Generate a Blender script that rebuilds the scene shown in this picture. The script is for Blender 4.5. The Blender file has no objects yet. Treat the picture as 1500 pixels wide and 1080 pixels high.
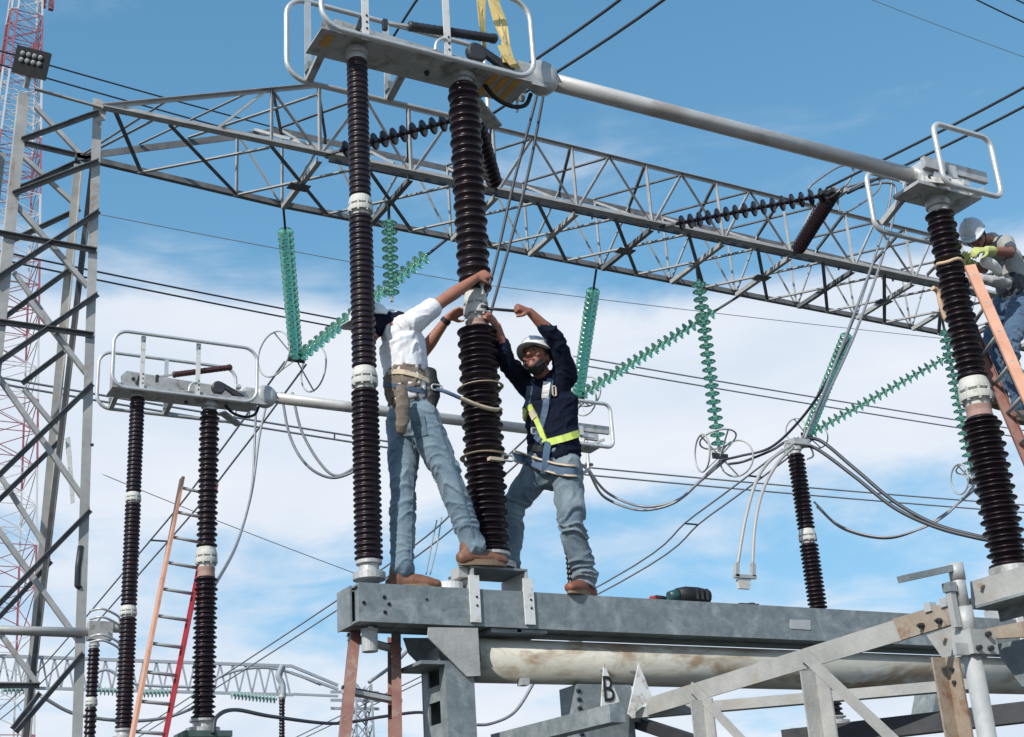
import bpy, bmesh, math, random
from mathutils import Vector as V, Matrix, noise

random.seed(7)
C = bpy.context.scene.collection
R = math.radians

# ------------------------------------------------------------------ camera
F, CX, CY = 2000.0, 750.0, 540.0            # focal length and centre in photo pixels
_Z = V((-336, -5040, F)).normalized()        # world up seen in camera axes (right, down, forward)
_X = V((3791, 0, F)); _X.y = -(_Z.x * _X.x + _Z.z * _X.z) / _Z.y; _X.normalize()
_Y = _Z.cross(_X)
EYE = V((0, 0, 1.6))
RIGHT = V((_X.x, _Y.x, _Z.x)); DOWN = V((_X.y, _Y.y, _Z.y)); FWD = V((_X.z, _Y.z, _Z.z))
cam_d = bpy.data.cameras.new('camera'); cam = bpy.data.objects.new('camera', cam_d); C.objects.link(cam)
cam_d.sensor_width = 36; cam_d.lens = 36 * F / 1500; cam_d.clip_end = 3000; cam_d.clip_start = 0.05
mw = Matrix((RIGHT, -DOWN, -FWD)).transposed().to_4x4(); mw.translation = EYE
cam.matrix_world = mw
bpy.context.scene.camera = cam

# ------------------------------------------------------------------ sky, sun, exposure
SUN = V((-0.70, -0.38, 0.62)).normalized()   # direction towards the sun
el = math.asin(SUN.z); az = math.atan2(SUN.x, SUN.y)
w = bpy.data.worlds.new('World'); bpy.context.scene.world = w; w.use_nodes = True
nt = w.node_tree; nt.nodes.clear()
def N(t, **k):
    n = nt.nodes.new(t)
    for a, b in k.items(): setattr(n, a, b)
    return n
def M(op, a, b=None, c=None, clamp=False):
    n = N('ShaderNodeMath', operation=op, use_clamp=clamp)
    for i, x in enumerate((a, b, c)):
        if x is None: continue
        if isinstance(x, (int, float)): n.inputs[i].default_value = x
        else: nt.links.new(x, n.inputs[i])
    return n.outputs[0]
out = N('ShaderNodeOutputWorld'); bg = N('ShaderNodeBackground'); nt.links.new(bg.outputs[0], out.inputs[0])
sky = N('ShaderNodeTexSky', sky_type='NISHITA', sun_disc=False, sun_elevation=el, sun_rotation=az)
sky.air_density = 1.2; sky.dust_density = 0.6; sky.ozone_density = 3.0
tc = N('ShaderNodeTexCoord'); sx = N('ShaderNodeSeparateXYZ'); nt.links.new(tc.outputs['Generated'], sx.inputs[0])
zc = M('MAXIMUM', sx.outputs[2], 0.0)
den = M('ADD', zc, 0.22)
cx = N('ShaderNodeCombineXYZ')
nt.links.new(M('DIVIDE', sx.outputs[0], den), cx.inputs[0]); nt.links.new(M('DIVIDE', sx.outputs[1], den), cx.inputs[1])
nt.links.new(M('MULTIPLY', zc, 3.6), cx.inputs[2])
def noise_tex(scale, detail, rough, dist, off):
    mp = N('ShaderNodeMapping'); mp.inputs['Location'].default_value = off; nt.links.new(cx.outputs[0], mp.inputs[0])
    n = N('ShaderNodeTexNoise'); n.inputs['Scale'].default_value = scale; n.inputs['Detail'].default_value = detail
    n.inputs['Roughness'].default_value = rough; n.inputs['Distortion'].default_value = dist
    nt.links.new(mp.outputs[0], n.inputs['Vector']); return n.outputs[0]
n1 = noise_tex(1.7, 7, 0.55, 0.3, (2.3, 5.1, 0.4))
n2 = noise_tex(5.0, 8, 0.6, 0.6, (7.7, 1.2, 3.0))
n3 = noise_tex(2.6, 5, 0.5, 0.2, (0.6, 9.2, 6.0))
# cloud cover by height above the horizon: a bank low down, thin wisps above it
cov = N('ShaderNodeValToRGB'); nt.links.new(zc, cov.inputs[0])
cr = cov.color_ramp; cr.interpolation = 'EASE'
pts = [(0.0, .76), (0.15, .66), (0.20, .48), (0.255, .58), (0.31, .79), (0.385, .82), (0.43, .46), (0.56, .30), (1.0, .30)]
while len(cr.elements) < len(pts): cr.elements.new(0.5)
for e_, (p_, v_) in zip(cr.elements, pts): e_.position = p_; e_.color = (v_, v_, v_, 1)
f_ = M('ADD', M('MULTIPLY', n1, 0.9), M('MULTIPLY', n2, 0.35))
f_ = M('ADD', f_, M('SUBTRACT', cov.outputs[0], 1.12))
mask = N('ShaderNodeMapRange', interpolation_type='SMOOTHSTEP'); nt.links.new(f_, mask.inputs[0])
mask.inputs[1].default_value = -0.09; mask.inputs[2].default_value = 0.22; mask.inputs[3].default_value = 0; mask.inputs[4].default_value = 0.96
ccol = N('ShaderNodeMixRGB'); nt.links.new(M('MULTIPLY', M('SUBTRACT', n3, 0.30), 2.2, clamp=True), ccol.inputs[0])
ccol.inputs[1].default_value = (5.3, 6.0, 7.0, 1); ccol.inputs[2].default_value = (6.9, 7.15, 7.6, 1)
# thin veil: the blue pales towards the horizon
veil = N('ShaderNodeMapRange', interpolation_type='SMOOTHSTEP'); nt.links.new(zc, veil.inputs[0])
veil.inputs[1].default_value = 0.08; veil.inputs[2].default_value = 0.62; veil.inputs[3].default_value = 0.80; veil.inputs[4].default_value = 0.40
vm = N('ShaderNodeMixRGB'); nt.links.new(veil.outputs[0], vm.inputs[0])
air = N('ShaderNodeMixRGB'); ar = N('ShaderNodeMapRange', interpolation_type='SMOOTHSTEP'); nt.links.new(zc, ar.inputs[0])
ar.inputs[1].default_value = 0.12; ar.inputs[2].default_value = 0.62; nt.links.new(ar.outputs[0], air.inputs[0])
air.inputs[1].default_value = (2.2, 4.8, 7.2, 1); air.inputs[2].default_value = (.85, 3.55, 6.0, 1)
nt.links.new(sky.outputs[0], vm.inputs[1]); nt.links.new(air.outputs[0], vm.inputs[2])
mx = N('ShaderNodeMixRGB'); nt.links.new(mask.outputs[0], mx.inputs[0])
nt.links.new(vm.outputs[0], mx.inputs[1]); nt.links.new(ccol.outputs[0], mx.inputs[2])
nt.links.new(mx.outputs[0], bg.inputs[0]); bg.inputs[1].default_value = 0.13

sd = bpy.data.lights.new('sun', 'SUN'); sd.energy = 4.2; sd.angle = R(0.5); sd.color = (1.0, 0.955, 0.88)
so = bpy.data.objects.new('sun', sd); C.objects.link(so); so.location = (0, 0, 40)
so.rotation_euler = (-SUN).to_track_quat('-Z', 'Y').to_euler()
vs = bpy.context.scene.view_settings
vs.view_transform = 'Standard'; vs.look = 'None'; vs.gamma = 1; vs.exposure = 0; vs.use_curve_mapping = False
bpy.context.scene.cycles.max_bounces = 6; bpy.context.scene.cycles.transmission_bounces = 4

# ------------------------------------------------------------------ placing by sight lines
def ray(px, py): return RIGHT * ((px - CX) / F) + DOWN * ((py - CY) / F) + FWD
def Wd(px, py, d): return EYE + ray(px, py) * d
def Wx(px, py, x): r = ray(px, py); return EYE + r * (x / r.x)
def Wy(px, py, y): r = ray(px, py); return EYE + r * (y / r.y)
def Wz(px, py, z): r = ray(px, py); return EYE + r * ((z - EYE.z) / r.z)
def pr(p):
    q = V(p) - EYE; d = q.dot(FWD); return CX + F * q.dot(RIGHT) / d, CY + F * q.dot(DOWN) / d, d
def zat(x, y, py):                           # height at which the plumb line over (x, y) crosses photo row py
    a = V((x, y, 0)) - EYE; k = (py - CY) / F
    return (k * a.dot(FWD) - a.dot(DOWN)) / (DOWN.z - k * FWD.z)
def lerp(a, b, t): return a + (b - a) * t

# ------------------------------------------------------------------ materials
MATS = {}
def mat(name, col, rough=0.5, metal=0.0, col2=None, scale=6.0, bump=0.0, bscale=40.0, spec=0.5, trans=0.0, stain=None, stain_amt=0.5, stain_scale=3.0, coat=0.0, stretch=(1, 1, 1), sheen=0.0, sss=0.0):
    if name in MATS: return MATS[name]
    m = bpy.data.materials.new(name); m.use_nodes = True; t = m.node_tree; b = t.nodes['Principled BSDF']
    L = t.links.new
    b.inputs['Roughness'].default_value = rough; b.inputs['Metallic'].default_value = metal
    b.inputs['Specular IOR Level'].default_value = spec; b.inputs['Transmission Weight'].default_value = trans
    b.inputs['Coat Weight'].default_value = coat; b.inputs['Sheen Weight'].default_value = sheen
    b.inputs['Base Color'].default_value = (*col, 1)
    tcn = t.nodes.new('ShaderNodeTexCoord'); mp = t.nodes.new('ShaderNodeMapping'); mp.inputs['Scale'].default_value = stretch
    L(tcn.outputs['Object'], mp.inputs[0])
    src = None
    if col2 or stain:
        n = t.nodes.new('ShaderNodeTexNoise'); n.inputs['Scale'].default_value = scale; n.inputs['Detail'].default_value = 6; n.inputs['Roughness'].default_value = .62
        L(mp.outputs[0], n.inputs['Vector'])
        rp = t.nodes.new('ShaderNodeMapRange'); rp.inputs[1].default_value = .32; rp.inputs[2].default_value = .68; L(n.outputs[0], rp.inputs[0])
        mx_ = t.nodes.new('ShaderNodeMixRGB'); L(rp.outputs[0], mx_.inputs[0])
        mx_.inputs[1].default_value = (*col, 1); mx_.inputs[2].default_value = (*(col2 or col), 1); src = mx_.outputs[0]
        rr = t.nodes.new('ShaderNodeMapRange'); L(n.outputs[0], rr.inputs[0]); rr.inputs[3].default_value = max(0, rough - .12); rr.inputs[4].default_value = min(1, rough + .12)
        L(rr.outputs[0], b.inputs['Roughness'])
        if stain:
            s = t.nodes.new('ShaderNodeTexNoise'); s.inputs['Scale'].default_value = stain_scale; s.inputs['Detail'].default_value = 8; s.inputs['Roughness'].default_value = .66; s.inputs['Distortion'].default_value = .5
            L(mp.outputs[0], s.inputs['Vector'])
            sr = t.nodes.new('ShaderNodeMapRange'); sr.inputs[1].default_value = 1 - stain_amt - .08; sr.inputs[2].default_value = 1 - stain_amt + .06; L(s.outputs[0], sr.inputs[0])
            m2 = t.nodes.new('ShaderNodeMixRGB'); L(sr.outputs[0], m2.inputs[0]); L(src, m2.inputs[1]); m2.inputs[2].default_value = (*stain, 1); src = m2.outputs[0]
        L(src, b.inputs['Base Color'])
    if bump:
        n = t.nodes.new('ShaderNodeTexNoise'); n.inputs['Scale'].default_value = bscale; n.inputs['Detail'].default_value = 5
        L(mp.outputs[0], n.inputs['Vector'])
        bp = t.nodes.new('ShaderNodeBump'); bp.inputs['Strength'].default_value = bump; bp.inputs['Distance'].default_value = .01
        L(n.outputs[0], bp.inputs['Height']); L(bp.outputs[0], b.inputs['Normal'])
    MATS[name] = m; return m
LATT_SHADE = mat('shaded_lattice_steel', (.11, .115, .125), .8, 0, (.20, .205, .21), 5, .1, 60, spec=.15, stain=(.14, .11, .085), stain_amt=.34, stain_scale=4)  # darker copy of the lattice steel: shade put into its colour, plus brown stains
GALV = mat('galvanised', (.36, .37, .37), .55, .15, (.48, .49, .48), 9, .15, 60)
GALVB = mat('galvanised_blue', (.15, .18, .19), .6, .1, (.25, .28, .29), 14, .2, 50, stain=(.33, .36, .37), stain_amt=.40, stain_scale=5)
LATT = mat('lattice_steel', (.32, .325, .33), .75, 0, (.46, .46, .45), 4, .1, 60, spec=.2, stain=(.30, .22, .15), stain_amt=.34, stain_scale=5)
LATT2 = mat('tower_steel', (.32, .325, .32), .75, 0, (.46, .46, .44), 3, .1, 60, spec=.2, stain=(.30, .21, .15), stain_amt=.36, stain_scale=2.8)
ALU = mat('aluminium', (.58, .58, .57), .38, .45, (.68, .68, .67), 8, .08, 80)
ALUD = mat('weathered_aluminium', (.40, .40, .39), .5, .3, (.56, .56, .55), 7, .15, 50, stain=(.26, .25, .23), stain_amt=.42, stain_scale=6)
TUBE = mat('tube_aluminium', (.47, .46, .44), .46, .3, (.55, .54, .53), 3, .06, 60, stain=(.36, .33, .31), stain_amt=.40, stain_scale=2.5, stretch=(.5, 1, 1))
PIPE = mat('peeling_pipe_paint', (.44, .43, .37), .65, 0, (.56, .54, .47), 5, .2, 30, stain=(.27, .20, .13), stain_amt=.42, stain_scale=4.5, stretch=(.45, 1, 1))
FRAME = mat('dusty_frame_steel', (.31, .31, .295), .7, 0, (.45, .445, .425), 5, .25, 50, stain=(.38, .30, .21), stain_amt=.33, stain_scale=3.4)
RUSTY = mat('rust_stained_steel', (.38, .33, .27), .75, 0, (.29, .22, .16), 6, .3, 50, stain=(.22, .12, .07), stain_amt=.40, stain_scale=7)
WHITEP = mat('white_paint', (.74, .74, .72), .5, 0, (.66, .65, .62), 6, .1, 40, stain=(.42, .37, .30), stain_amt=.39, stain_scale=14)
PORC = mat('brown_porcelain', (.011, .0068, .011), .33, 0, (.024, .0125, .017), 9, .06, 30, spec=.36)
PORCR = mat('red_brown_porcelain', (.065, .022, .018), .22, 0, (.09, .032, .026), 14, .05, 30)
CEM = mat('cement_flange', (.50, .50, .46), .65, 0, (.62, .61, .56), 12, .2, 40, stain=(.30, .28, .25), stain_amt=.36, stain_scale=8)
COLLAR = mat('red_cement_collar', (.30, .17, .14), .7, 0, (.40, .27, .23), 12)
GLASS = mat('green_glass', (.42, .82, .57), .06, 0, (.32, .73, .49), 8, spec=.5, trans=.92)
WIRE = mat('dark_conductor', (.07, .075, .085), .55, .4)
WIREL = mat('grey_conductor', (.24, .25, .27), .55, .5, (.32, .32, .33), 20)
DARK = mat('dark_steel', (.03, .032, .04), .5, .3, (.06, .06, .065), 9)
BLACK = mat('black_plastic', (.006, .0065, .008), .6, 0, (.016, .017, .02), 15, .1, 60)
HOLE = mat('black_hole', (.008, .008, .009), .9)
ORANGE = mat('orange_fibreglass', (.62, .30, .19), .5, 0, (.70, .40, .28), 5, .1, 40, stain=(.40, .22, .15), stain_amt=.35, stain_scale=4)
RED = mat('red_fibreglass', (.40, .035, .05), .45, 0, (.50, .07, .08), 6, .1, 40)
REDW = mat('worn_ladder_paint', (.20, .075, .062), .65, 0, (.30, .17, .13), 7, .2, 40, stain=(.36, .30, .25), stain_amt=.38, stain_scale=6)
YEL = mat('yellow_webbing', (.72, .52, .16), .8, 0, (.80, .64, .30), 20, .3, 120)
HIVIS = mat('hivis_webbing', (.55, .70, .10), .7, 0, (.65, .75, .22), 14, .2, 120)
STRIPE = mat('orange_tape', (.62, .30, .05), .5, 0, (.70, .40, .10), 8)
BELT = mat('tool_belt', (.13, .10, .075), .85, 0, (.22, .18, .14), 14, .4, 60)
TAN = mat('tan_webbing', (.52, .42, .30), .85, 0, (.60, .50, .38), 20, .3, 120)
STRAPB = mat('blue_webbing', (.06, .10, .17), .8, 0, (.09, .14, .22), 20, .3, 120)
JEAN1 = mat('pale_jeans', (.095, .155, .215), .85, 0, (.21, .285, .335), 7, .5, 140, sheen=.2)
JEAN2 = mat('worn_jeans', (.075, .125, .175), .85, 0, (.23, .285, .31), 6, .5, 140, sheen=.2)
JEAN3 = mat('blue_jeans', (.035, .08, .16), .85, 0, (.08, .14, .22), 7, .5, 140, sheen=.2)
TEE = mat('white_cotton', (.74, .75, .79), .9, 0, (.80, .80, .82), 6, .3, 90)
NAVY = mat('navy_cotton', (.006, .009, .022), .95, 0, (.010, .015, .033), 7, .4, 90, spec=.15)
GREYT = mat('grey_cotton', (.30, .31, .30), .9, 0, (.38, .38, .36), 7, .3, 90)
SKIN1 = mat('brown_skin', (.33, .135, .085), .5, 0, (.40, .17, .11), 9, .15, 90)
SKIN2 = mat('dark_brown_skin', (.25, .095, .062), .5, 0, (.31, .125, .085), 9, .15, 90)
HAIR = mat('black_hair', (.012, .010, .010), .6, 0, (.02, .018, .018), 30, .4, 90)
LEATHER = mat('tan_leather', (.23, .105, .06), .6, 0, (.14, .062, .036), 14, .3, 60)
LEATHER2 = mat('red_leather', (.27, .09, .05), .6, 0, (.19, .065, .04), 9, .3, 60)
SOLE = mat('sole_rubber', (.30, .21, .14), .85, 0, (.16, .11, .08), 9)
HELM = mat('helmet_shell', (.78, .79, .80), .3, 0, (.72, .73, .74), 5)
HELMG = mat('grey_helmet_shell', (.55, .60, .66), .3, 0, (.62, .67, .72), 5)
GLOVE = mat('lime_glove', (.42, .48, .12), .85, 0, (.55, .58, .25), 12, .4, 60)
RAG = mat('tan_cloth', (.55, .38, .24), .9, 0, (.62, .46, .32), 9, .4, 60)
RW_R = mat('red_tower_paint', (.33, .10, .13), .7, 0, (.40, .17, .20), 3)
RW_W = mat('white_tower_paint', (.66, .66, .68), .6, 0, (.6, .6, .62), 3)
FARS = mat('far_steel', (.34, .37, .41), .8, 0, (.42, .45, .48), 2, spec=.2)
LAMPG = mat('lamp_lens', (.34, .36, .39), .3, 0, (.25, .26, .28), 20, spec=.5)
TOOLR = mat('red_plastic', (.35, .04, .04), .4)
TOOLG = mat('teal_plastic', (.012, .05, .055), .4, 0, (.02, .07, .075), 12)
GRAVEL = mat('gravel', (.055, .053, .048), .95, 0, (.09, .086, .078), 3, .8, 30, stain=(.09, .10, .06), stain_amt=.40, stain_scale=.4)

# ------------------------------------------------------------------ mesh helpers
def BM(): return bmesh.new()
def frame(d, up=None):
    d = d.normalized(); u = V(up) if up is not None else V((0, 0, 1))
    if abs(d.dot(u.normalized())) > .98: u = V((1, 0, 0)) if abs(d.x) < .9 else V((0, 1, 0))
    s = d.cross(u).normalized(); return s, s.cross(d).normalized()
def add(bm, vs_, fs):
    b = [bm.verts.new(v) for v in vs_]
    for f in fs:
        try: bm.faces.new([b[i] for i in f])
        except ValueError: pass
def box(bm, lo, hi):
    x0, y0, z0 = lo; x1, y1, z1 = hi
    add(bm, [(x0, y0, z0), (x1, y0, z0), (x1, y1, z0), (x0, y1, z0), (x0, y0, z1), (x1, y0, z1), (x1, y1, z1), (x0, y1, z1)],
        [(3, 2, 1, 0), (4, 5, 6, 7), (0, 1, 5, 4), (1, 2, 6, 5), (2, 3, 7, 6), (3, 0, 4, 7)])
def prism(bm, poly, a, b, up=None):
    """extrude a 2D profile (along side, up) from a to b"""
    s, u = frame(b - a, up); n = len(poly)
    vs_ = [a + s * p[0] + u * p[1] for p in poly] + [b + s * p[0] + u * p[1] for p in poly]
    add(bm, vs_, [tuple(range(n))[::-1], tuple(range(n, 2 * n))] + [(i, (i + 1) % n, n + (i + 1) % n, n + i) for i in range(n)])
def bar(bm, a, b, w_, h_, up=None):
    w_ /= 2; h_ /= 2; prism(bm, [(-w_, -h_), (w_, -h_), (w_, h_), (-w_, h_)], V(a), V(b), up)
def angle(bm, a, b, w_, t=None, up=None, fs=1, fu=1):
    t = t or w_ * .13; a = V(a); b = V(b)
    p = [(0, 0), (w_ * fs, 0), (w_ * fs, t * fu), (t * fs, t * fu), (t * fs, w_ * fu), (0, w_ * fu)]
    if fs * fu < 0: p = p[::-1]
    prism(bm, p, a, b, up)
def channel(bm, a, b, h_, w_, t, up=None, side=1):
    """C section: web h_ high, flanges w_ wide"""
    h2 = h_ / 2; s = side
    p = [(0, -h2), (w_ * s, -h2), (w_ * s, -h2 + t), (t * s, -h2 + t), (t * s, h2 - t), (w_ * s, h2 - t), (w_ * s, h2), (0, h2)]
    if s < 0: p = p[::-1]
    prism(bm, p, V(a), V(b), up)
def plate(bm, pts, th):
    """polygon pts thickened by vector th"""
    n = len(pts); th = V(th)
    vs_ = [V(p) for p in pts] + [V(p) + th for p in pts]
    add(bm, vs_, [tuple(range(n))[::-1], tuple(range(n, 2 * n))] + [(i, (i + 1) % n, n + (i + 1) % n, n + i) for i in range(n)])
def catmull(pts, n=6):
    pts = [V(p) for p in pts]
    if len(pts) < 3: return pts
    q = [pts[0] * 2 - pts[1]] + pts + [pts[-1] * 2 - pts[-2]]; o = []
    for i in range(1, len(q) - 2):
        a, b, c, d = q[i - 1:i + 3]
        for k in range(n):
            t = k / n; o.append(.5 * ((2 * b) + (c - a) * t + (2 * a - 5 * b + 4 * c - d) * t * t + (3 * b - a - 3 * c + d) * t ** 3))
    o.append(pts[-1]); return o
def sweep(bm, pts, rad, seg=8, closed=False, side=None, smooth=True, round_ends=False):
    pts = [V(p) for p in pts]; n = len(pts)
    if not isinstance(rad, list): rad = [rad] * n
    if round_ends:
        d0 = (pts[0] - pts[1]).normalized(); d1 = (pts[-1] - pts[-2]).normalized()
        m0 = min(rad[0]) if isinstance(rad[0], (tuple, list)) else rad[0]; m1 = min(rad[-1]) if isinstance(rad[-1], (tuple, list)) else rad[-1]
        sc = lambda r, k: tuple(x * k for x in r) if isinstance(r, (tuple, list)) else r * k
        pre = [(pts[0] + d0 * m0 * k, sc(rad[0], math.sqrt(max(0, 1 - k * k)) + .02)) for k in (.97, .75, .4)]
        post = [(pts[-1] + d1 * m1 * k, sc(rad[-1], math.sqrt(max(0, 1 - k * k)) + .02)) for k in (.4, .75, .97)]
        pts = [p for p, r in pre] + pts + [p for p, r in post]; rad = [r for p, r in pre] + list(rad) + [r for p, r in post]; n = len(pts)
    rings = []; prev = None
    for i in range(n):
        if closed: d = pts[(i + 1) % n] - pts[i - 1]
        else: d = pts[min(i + 1, n - 1)] - pts[max(i - 1, 0)]
        d.normalize()
        if side is not None: s = V(side) - d * V(side).dot(d)
        elif prev is None: s, _ = frame(d)
        else: s = prev - d * prev.dot(d)
        if s.length < 1e-5: s, _ = frame(d)
        s.normalize(); prev = s; u = d.cross(s)
        r = rad[i]; ra, rb = r if isinstance(r, (tuple, list)) else (r, r)
        rings.append([bm.verts.new(pts[i] + s * (ra * math.cos(2 * math.pi * k / seg)) + u * (rb * math.sin(2 * math.pi * k / seg))) for k in range(seg)])
    fs = []
    for i in range(n if closed else n - 1):
        A, B = rings[i], rings[(i + 1) % n]
        for k in range(seg):
            fs.append(bm.faces.new((A[k], A[(k + 1) % seg], B[(k + 1) % seg], B[k])))
    if not closed:
        bm.faces.new(rings[0][::-1]); bm.faces.new(rings[-1])
    if smooth:
        for f in fs: f.smooth = True
def lathe(bm, prof, o, ax, seg=20, smooth=False):
    """prof: (radius, distance along ax)"""
    ax = V(ax).normalized(); s, u = frame(ax); o = V(o); rings = []
    for r, h in prof:
        rings.append([bm.verts.new(o + ax * h + s * (r * math.cos(2 * math.pi * k / seg)) + u * (r * math.sin(2 * math.pi * k / seg))) for k in range(seg)])
    for A, B in zip(rings, rings[1:]):
        for k in range(seg):
            f = bm.faces.new((A[k], B[k], B[(k + 1) % seg], A[(k + 1) % seg])); f.smooth = smooth
    bm.faces.new(rings[0]); bm.faces.new(rings[-1][::-1])
def ell(bm, c, r, axes=None, seg=14, ring=9):
    c = V(c); a = axes or (V((1, 0, 0)), V((0, 1, 0)), V((0, 0, 1)))
    if not isinstance(r, (tuple, list)): r = (r, r, r)
    rows = []
    for i in range(1, ring):
        th = math.pi * i / ring
        rows.append([bm.verts.new(c + a[0] * (r[0] * math.sin(th) * math.cos(2 * math.pi * k / seg)) + a[1] * (r[1] * math.sin(th) * math.sin(2 * math.pi * k / seg)) + a[2] * (r[2] * math.cos(th))) for k in range(seg)])
    t = bm.verts.new(c + a[2] * r[2]); b = bm.verts.new(c - a[2] * r[2])
    for A, B in zip(rows, rows[1:]):
        for k in range(seg): bm.faces.new((A[k], B[k], B[(k + 1) % seg], A[(k + 1) % seg])).smooth = True
    for k in range(seg):
        bm.faces.new((t, rows[0][k], rows[0][(k + 1) % seg])).smooth = True
        bm.faces.new((b, rows[-1][(k + 1) % seg], rows[-1][k])).smooth = True
def rrect(c, a, b, ra, rb, rad, n=5):
    """points of a rounded rectangle centred c, half sizes ra along a, rb along b"""
    o = []
    for sx_, sy_, t0 in ((1, 1, 0), (-1, 1, 90), (-1, -1, 180), (1, -1, 270)):
        for k in range(n + 1):
            t = R(t0 + 90 * k / n); o.append(V(c) + a * (sx_ * (ra - rad) + rad * math.cos(t)) + b * (sy_ * (rb - rad) + rad * math.sin(t)))
    return o
LOC = {}
def obj(name, bm, m, parent=None, loc=None, fix=True):
    o_ = LOC.get(parent.name, parent.location) if parent else V(loc or (0, 0, 0)); o_ = V(o_)
    if fix: bmesh.ops.recalc_face_normals(bm, faces=bm.faces[:])
    for v in bm.verts: v.co -= o_
    me = bpy.data.meshes.new(name); bm.to_mesh(me); bm.free(); me.materials.append(m)
    o = bpy.data.objects.new(name, me); C.objects.link(o)
    if parent: o.parent = parent
    else: o.location = o_
    LOC[o.name] = o_
    return o
def tag(o, label, cat, group=None, kind=None):
    if label: o['label'] = label
    if cat: o['category'] = cat
    if group: o['group'] = group
    if kind: o['kind'] = kind
    return o
def thing(name, label, cat, loc, group=None):
    o = bpy.data.objects.new(name, None); C.objects.link(o); o.location = V(loc); o.empty_display_size = .1
    LOC[o.name] = V(loc); return tag(o, label, cat, group)
def part(name, m, parent, fn, *a, **k):
    bm = BM(); fn(bm, *a, **k); return obj(name, bm, m, parent)

# ------------------------------------------------------------------ ground
bm = BM()
n_ = 40
gv = [[bm.verts.new(((i / n_ - .5) * 2400, (j / n_ - .5) * 2400, 0)) for j in range(n_ + 1)] for i in range(n_ + 1)]
for i in range(n_):
    for j in range(n_): bm.faces.new((gv[i][j], gv[i + 1][j], gv[i + 1][j + 1], gv[i][j + 1]))
tag(obj('ground', bm, GRAVEL), 'grey gravel ground of the substation yard', 'ground', kind='structure')
# ------------------------------------------------------------------ main lattice gantry
YN, YF, ZB, ZT = 16.3, 17.95, 12.0, 13.1
PX0, PITCH, NB = 6.35, 1.4625, 12           # first full frame, bay length, number of bays
XE = PX0 + PITCH * NB
XT = 3.24
g = thing('lattice_gantry', 'long galvanised lattice beam crossing the sky above the workers from the left tower', 'gantry beam', (XT, YN, ZB))
def P(x, y, z): return V((x, y, z))
def mem(name, a, b, w_, up=None, fs=1, fu=1, m=LATT, par=None):
    part(name, m, par or g, angle, V(a), V(b), w_, None, up, fs, fu)
# chords
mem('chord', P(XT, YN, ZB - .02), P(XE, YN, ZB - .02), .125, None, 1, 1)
mem('chord', P(XT, YF, 12.16), P(PX0, YF, ZB), .085, None, -1, 1, LATT_SHADE)
mem('chord', P(PX0, YF, ZB), P(XE, YF, ZB - .1), .085, None, -1, 1, LATT_SHADE)
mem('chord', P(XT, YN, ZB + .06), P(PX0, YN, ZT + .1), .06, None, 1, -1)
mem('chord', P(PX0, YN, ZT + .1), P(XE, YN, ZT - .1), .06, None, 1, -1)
mem('chord', P(XT, YF, 12.22), P(PX0, YF, ZT + .3), .11, None, -1, -1, LATT_SHADE)
mem('chord', P(PX0, YF, ZT + .3), P(XE, YF, ZT + .05), .11, None, -1, -1, LATT_SHADE)
def ztn(x): return ZB + .06 + (ZT + .1 - ZB - .06) * (x - XT) / (PX0 - XT) if x < PX0 else lerp(ZT + .1, ZT - .1, (x - PX0) / (XE - PX0))
def ztf(x): return 12.22 + (ZT + .3 - 12.22) * (x - XT) / (PX0 - XT) if x < PX0 else lerp(ZT + .3, ZT + .05, (x - PX0) / (XE - PX0))
def zbf(x): return lerp(12.16, ZB, (x - XT) / (PX0 - XT)) if x < PX0 else lerp(ZB, ZB - .1, (x - PX0) / (XE - PX0))
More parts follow.
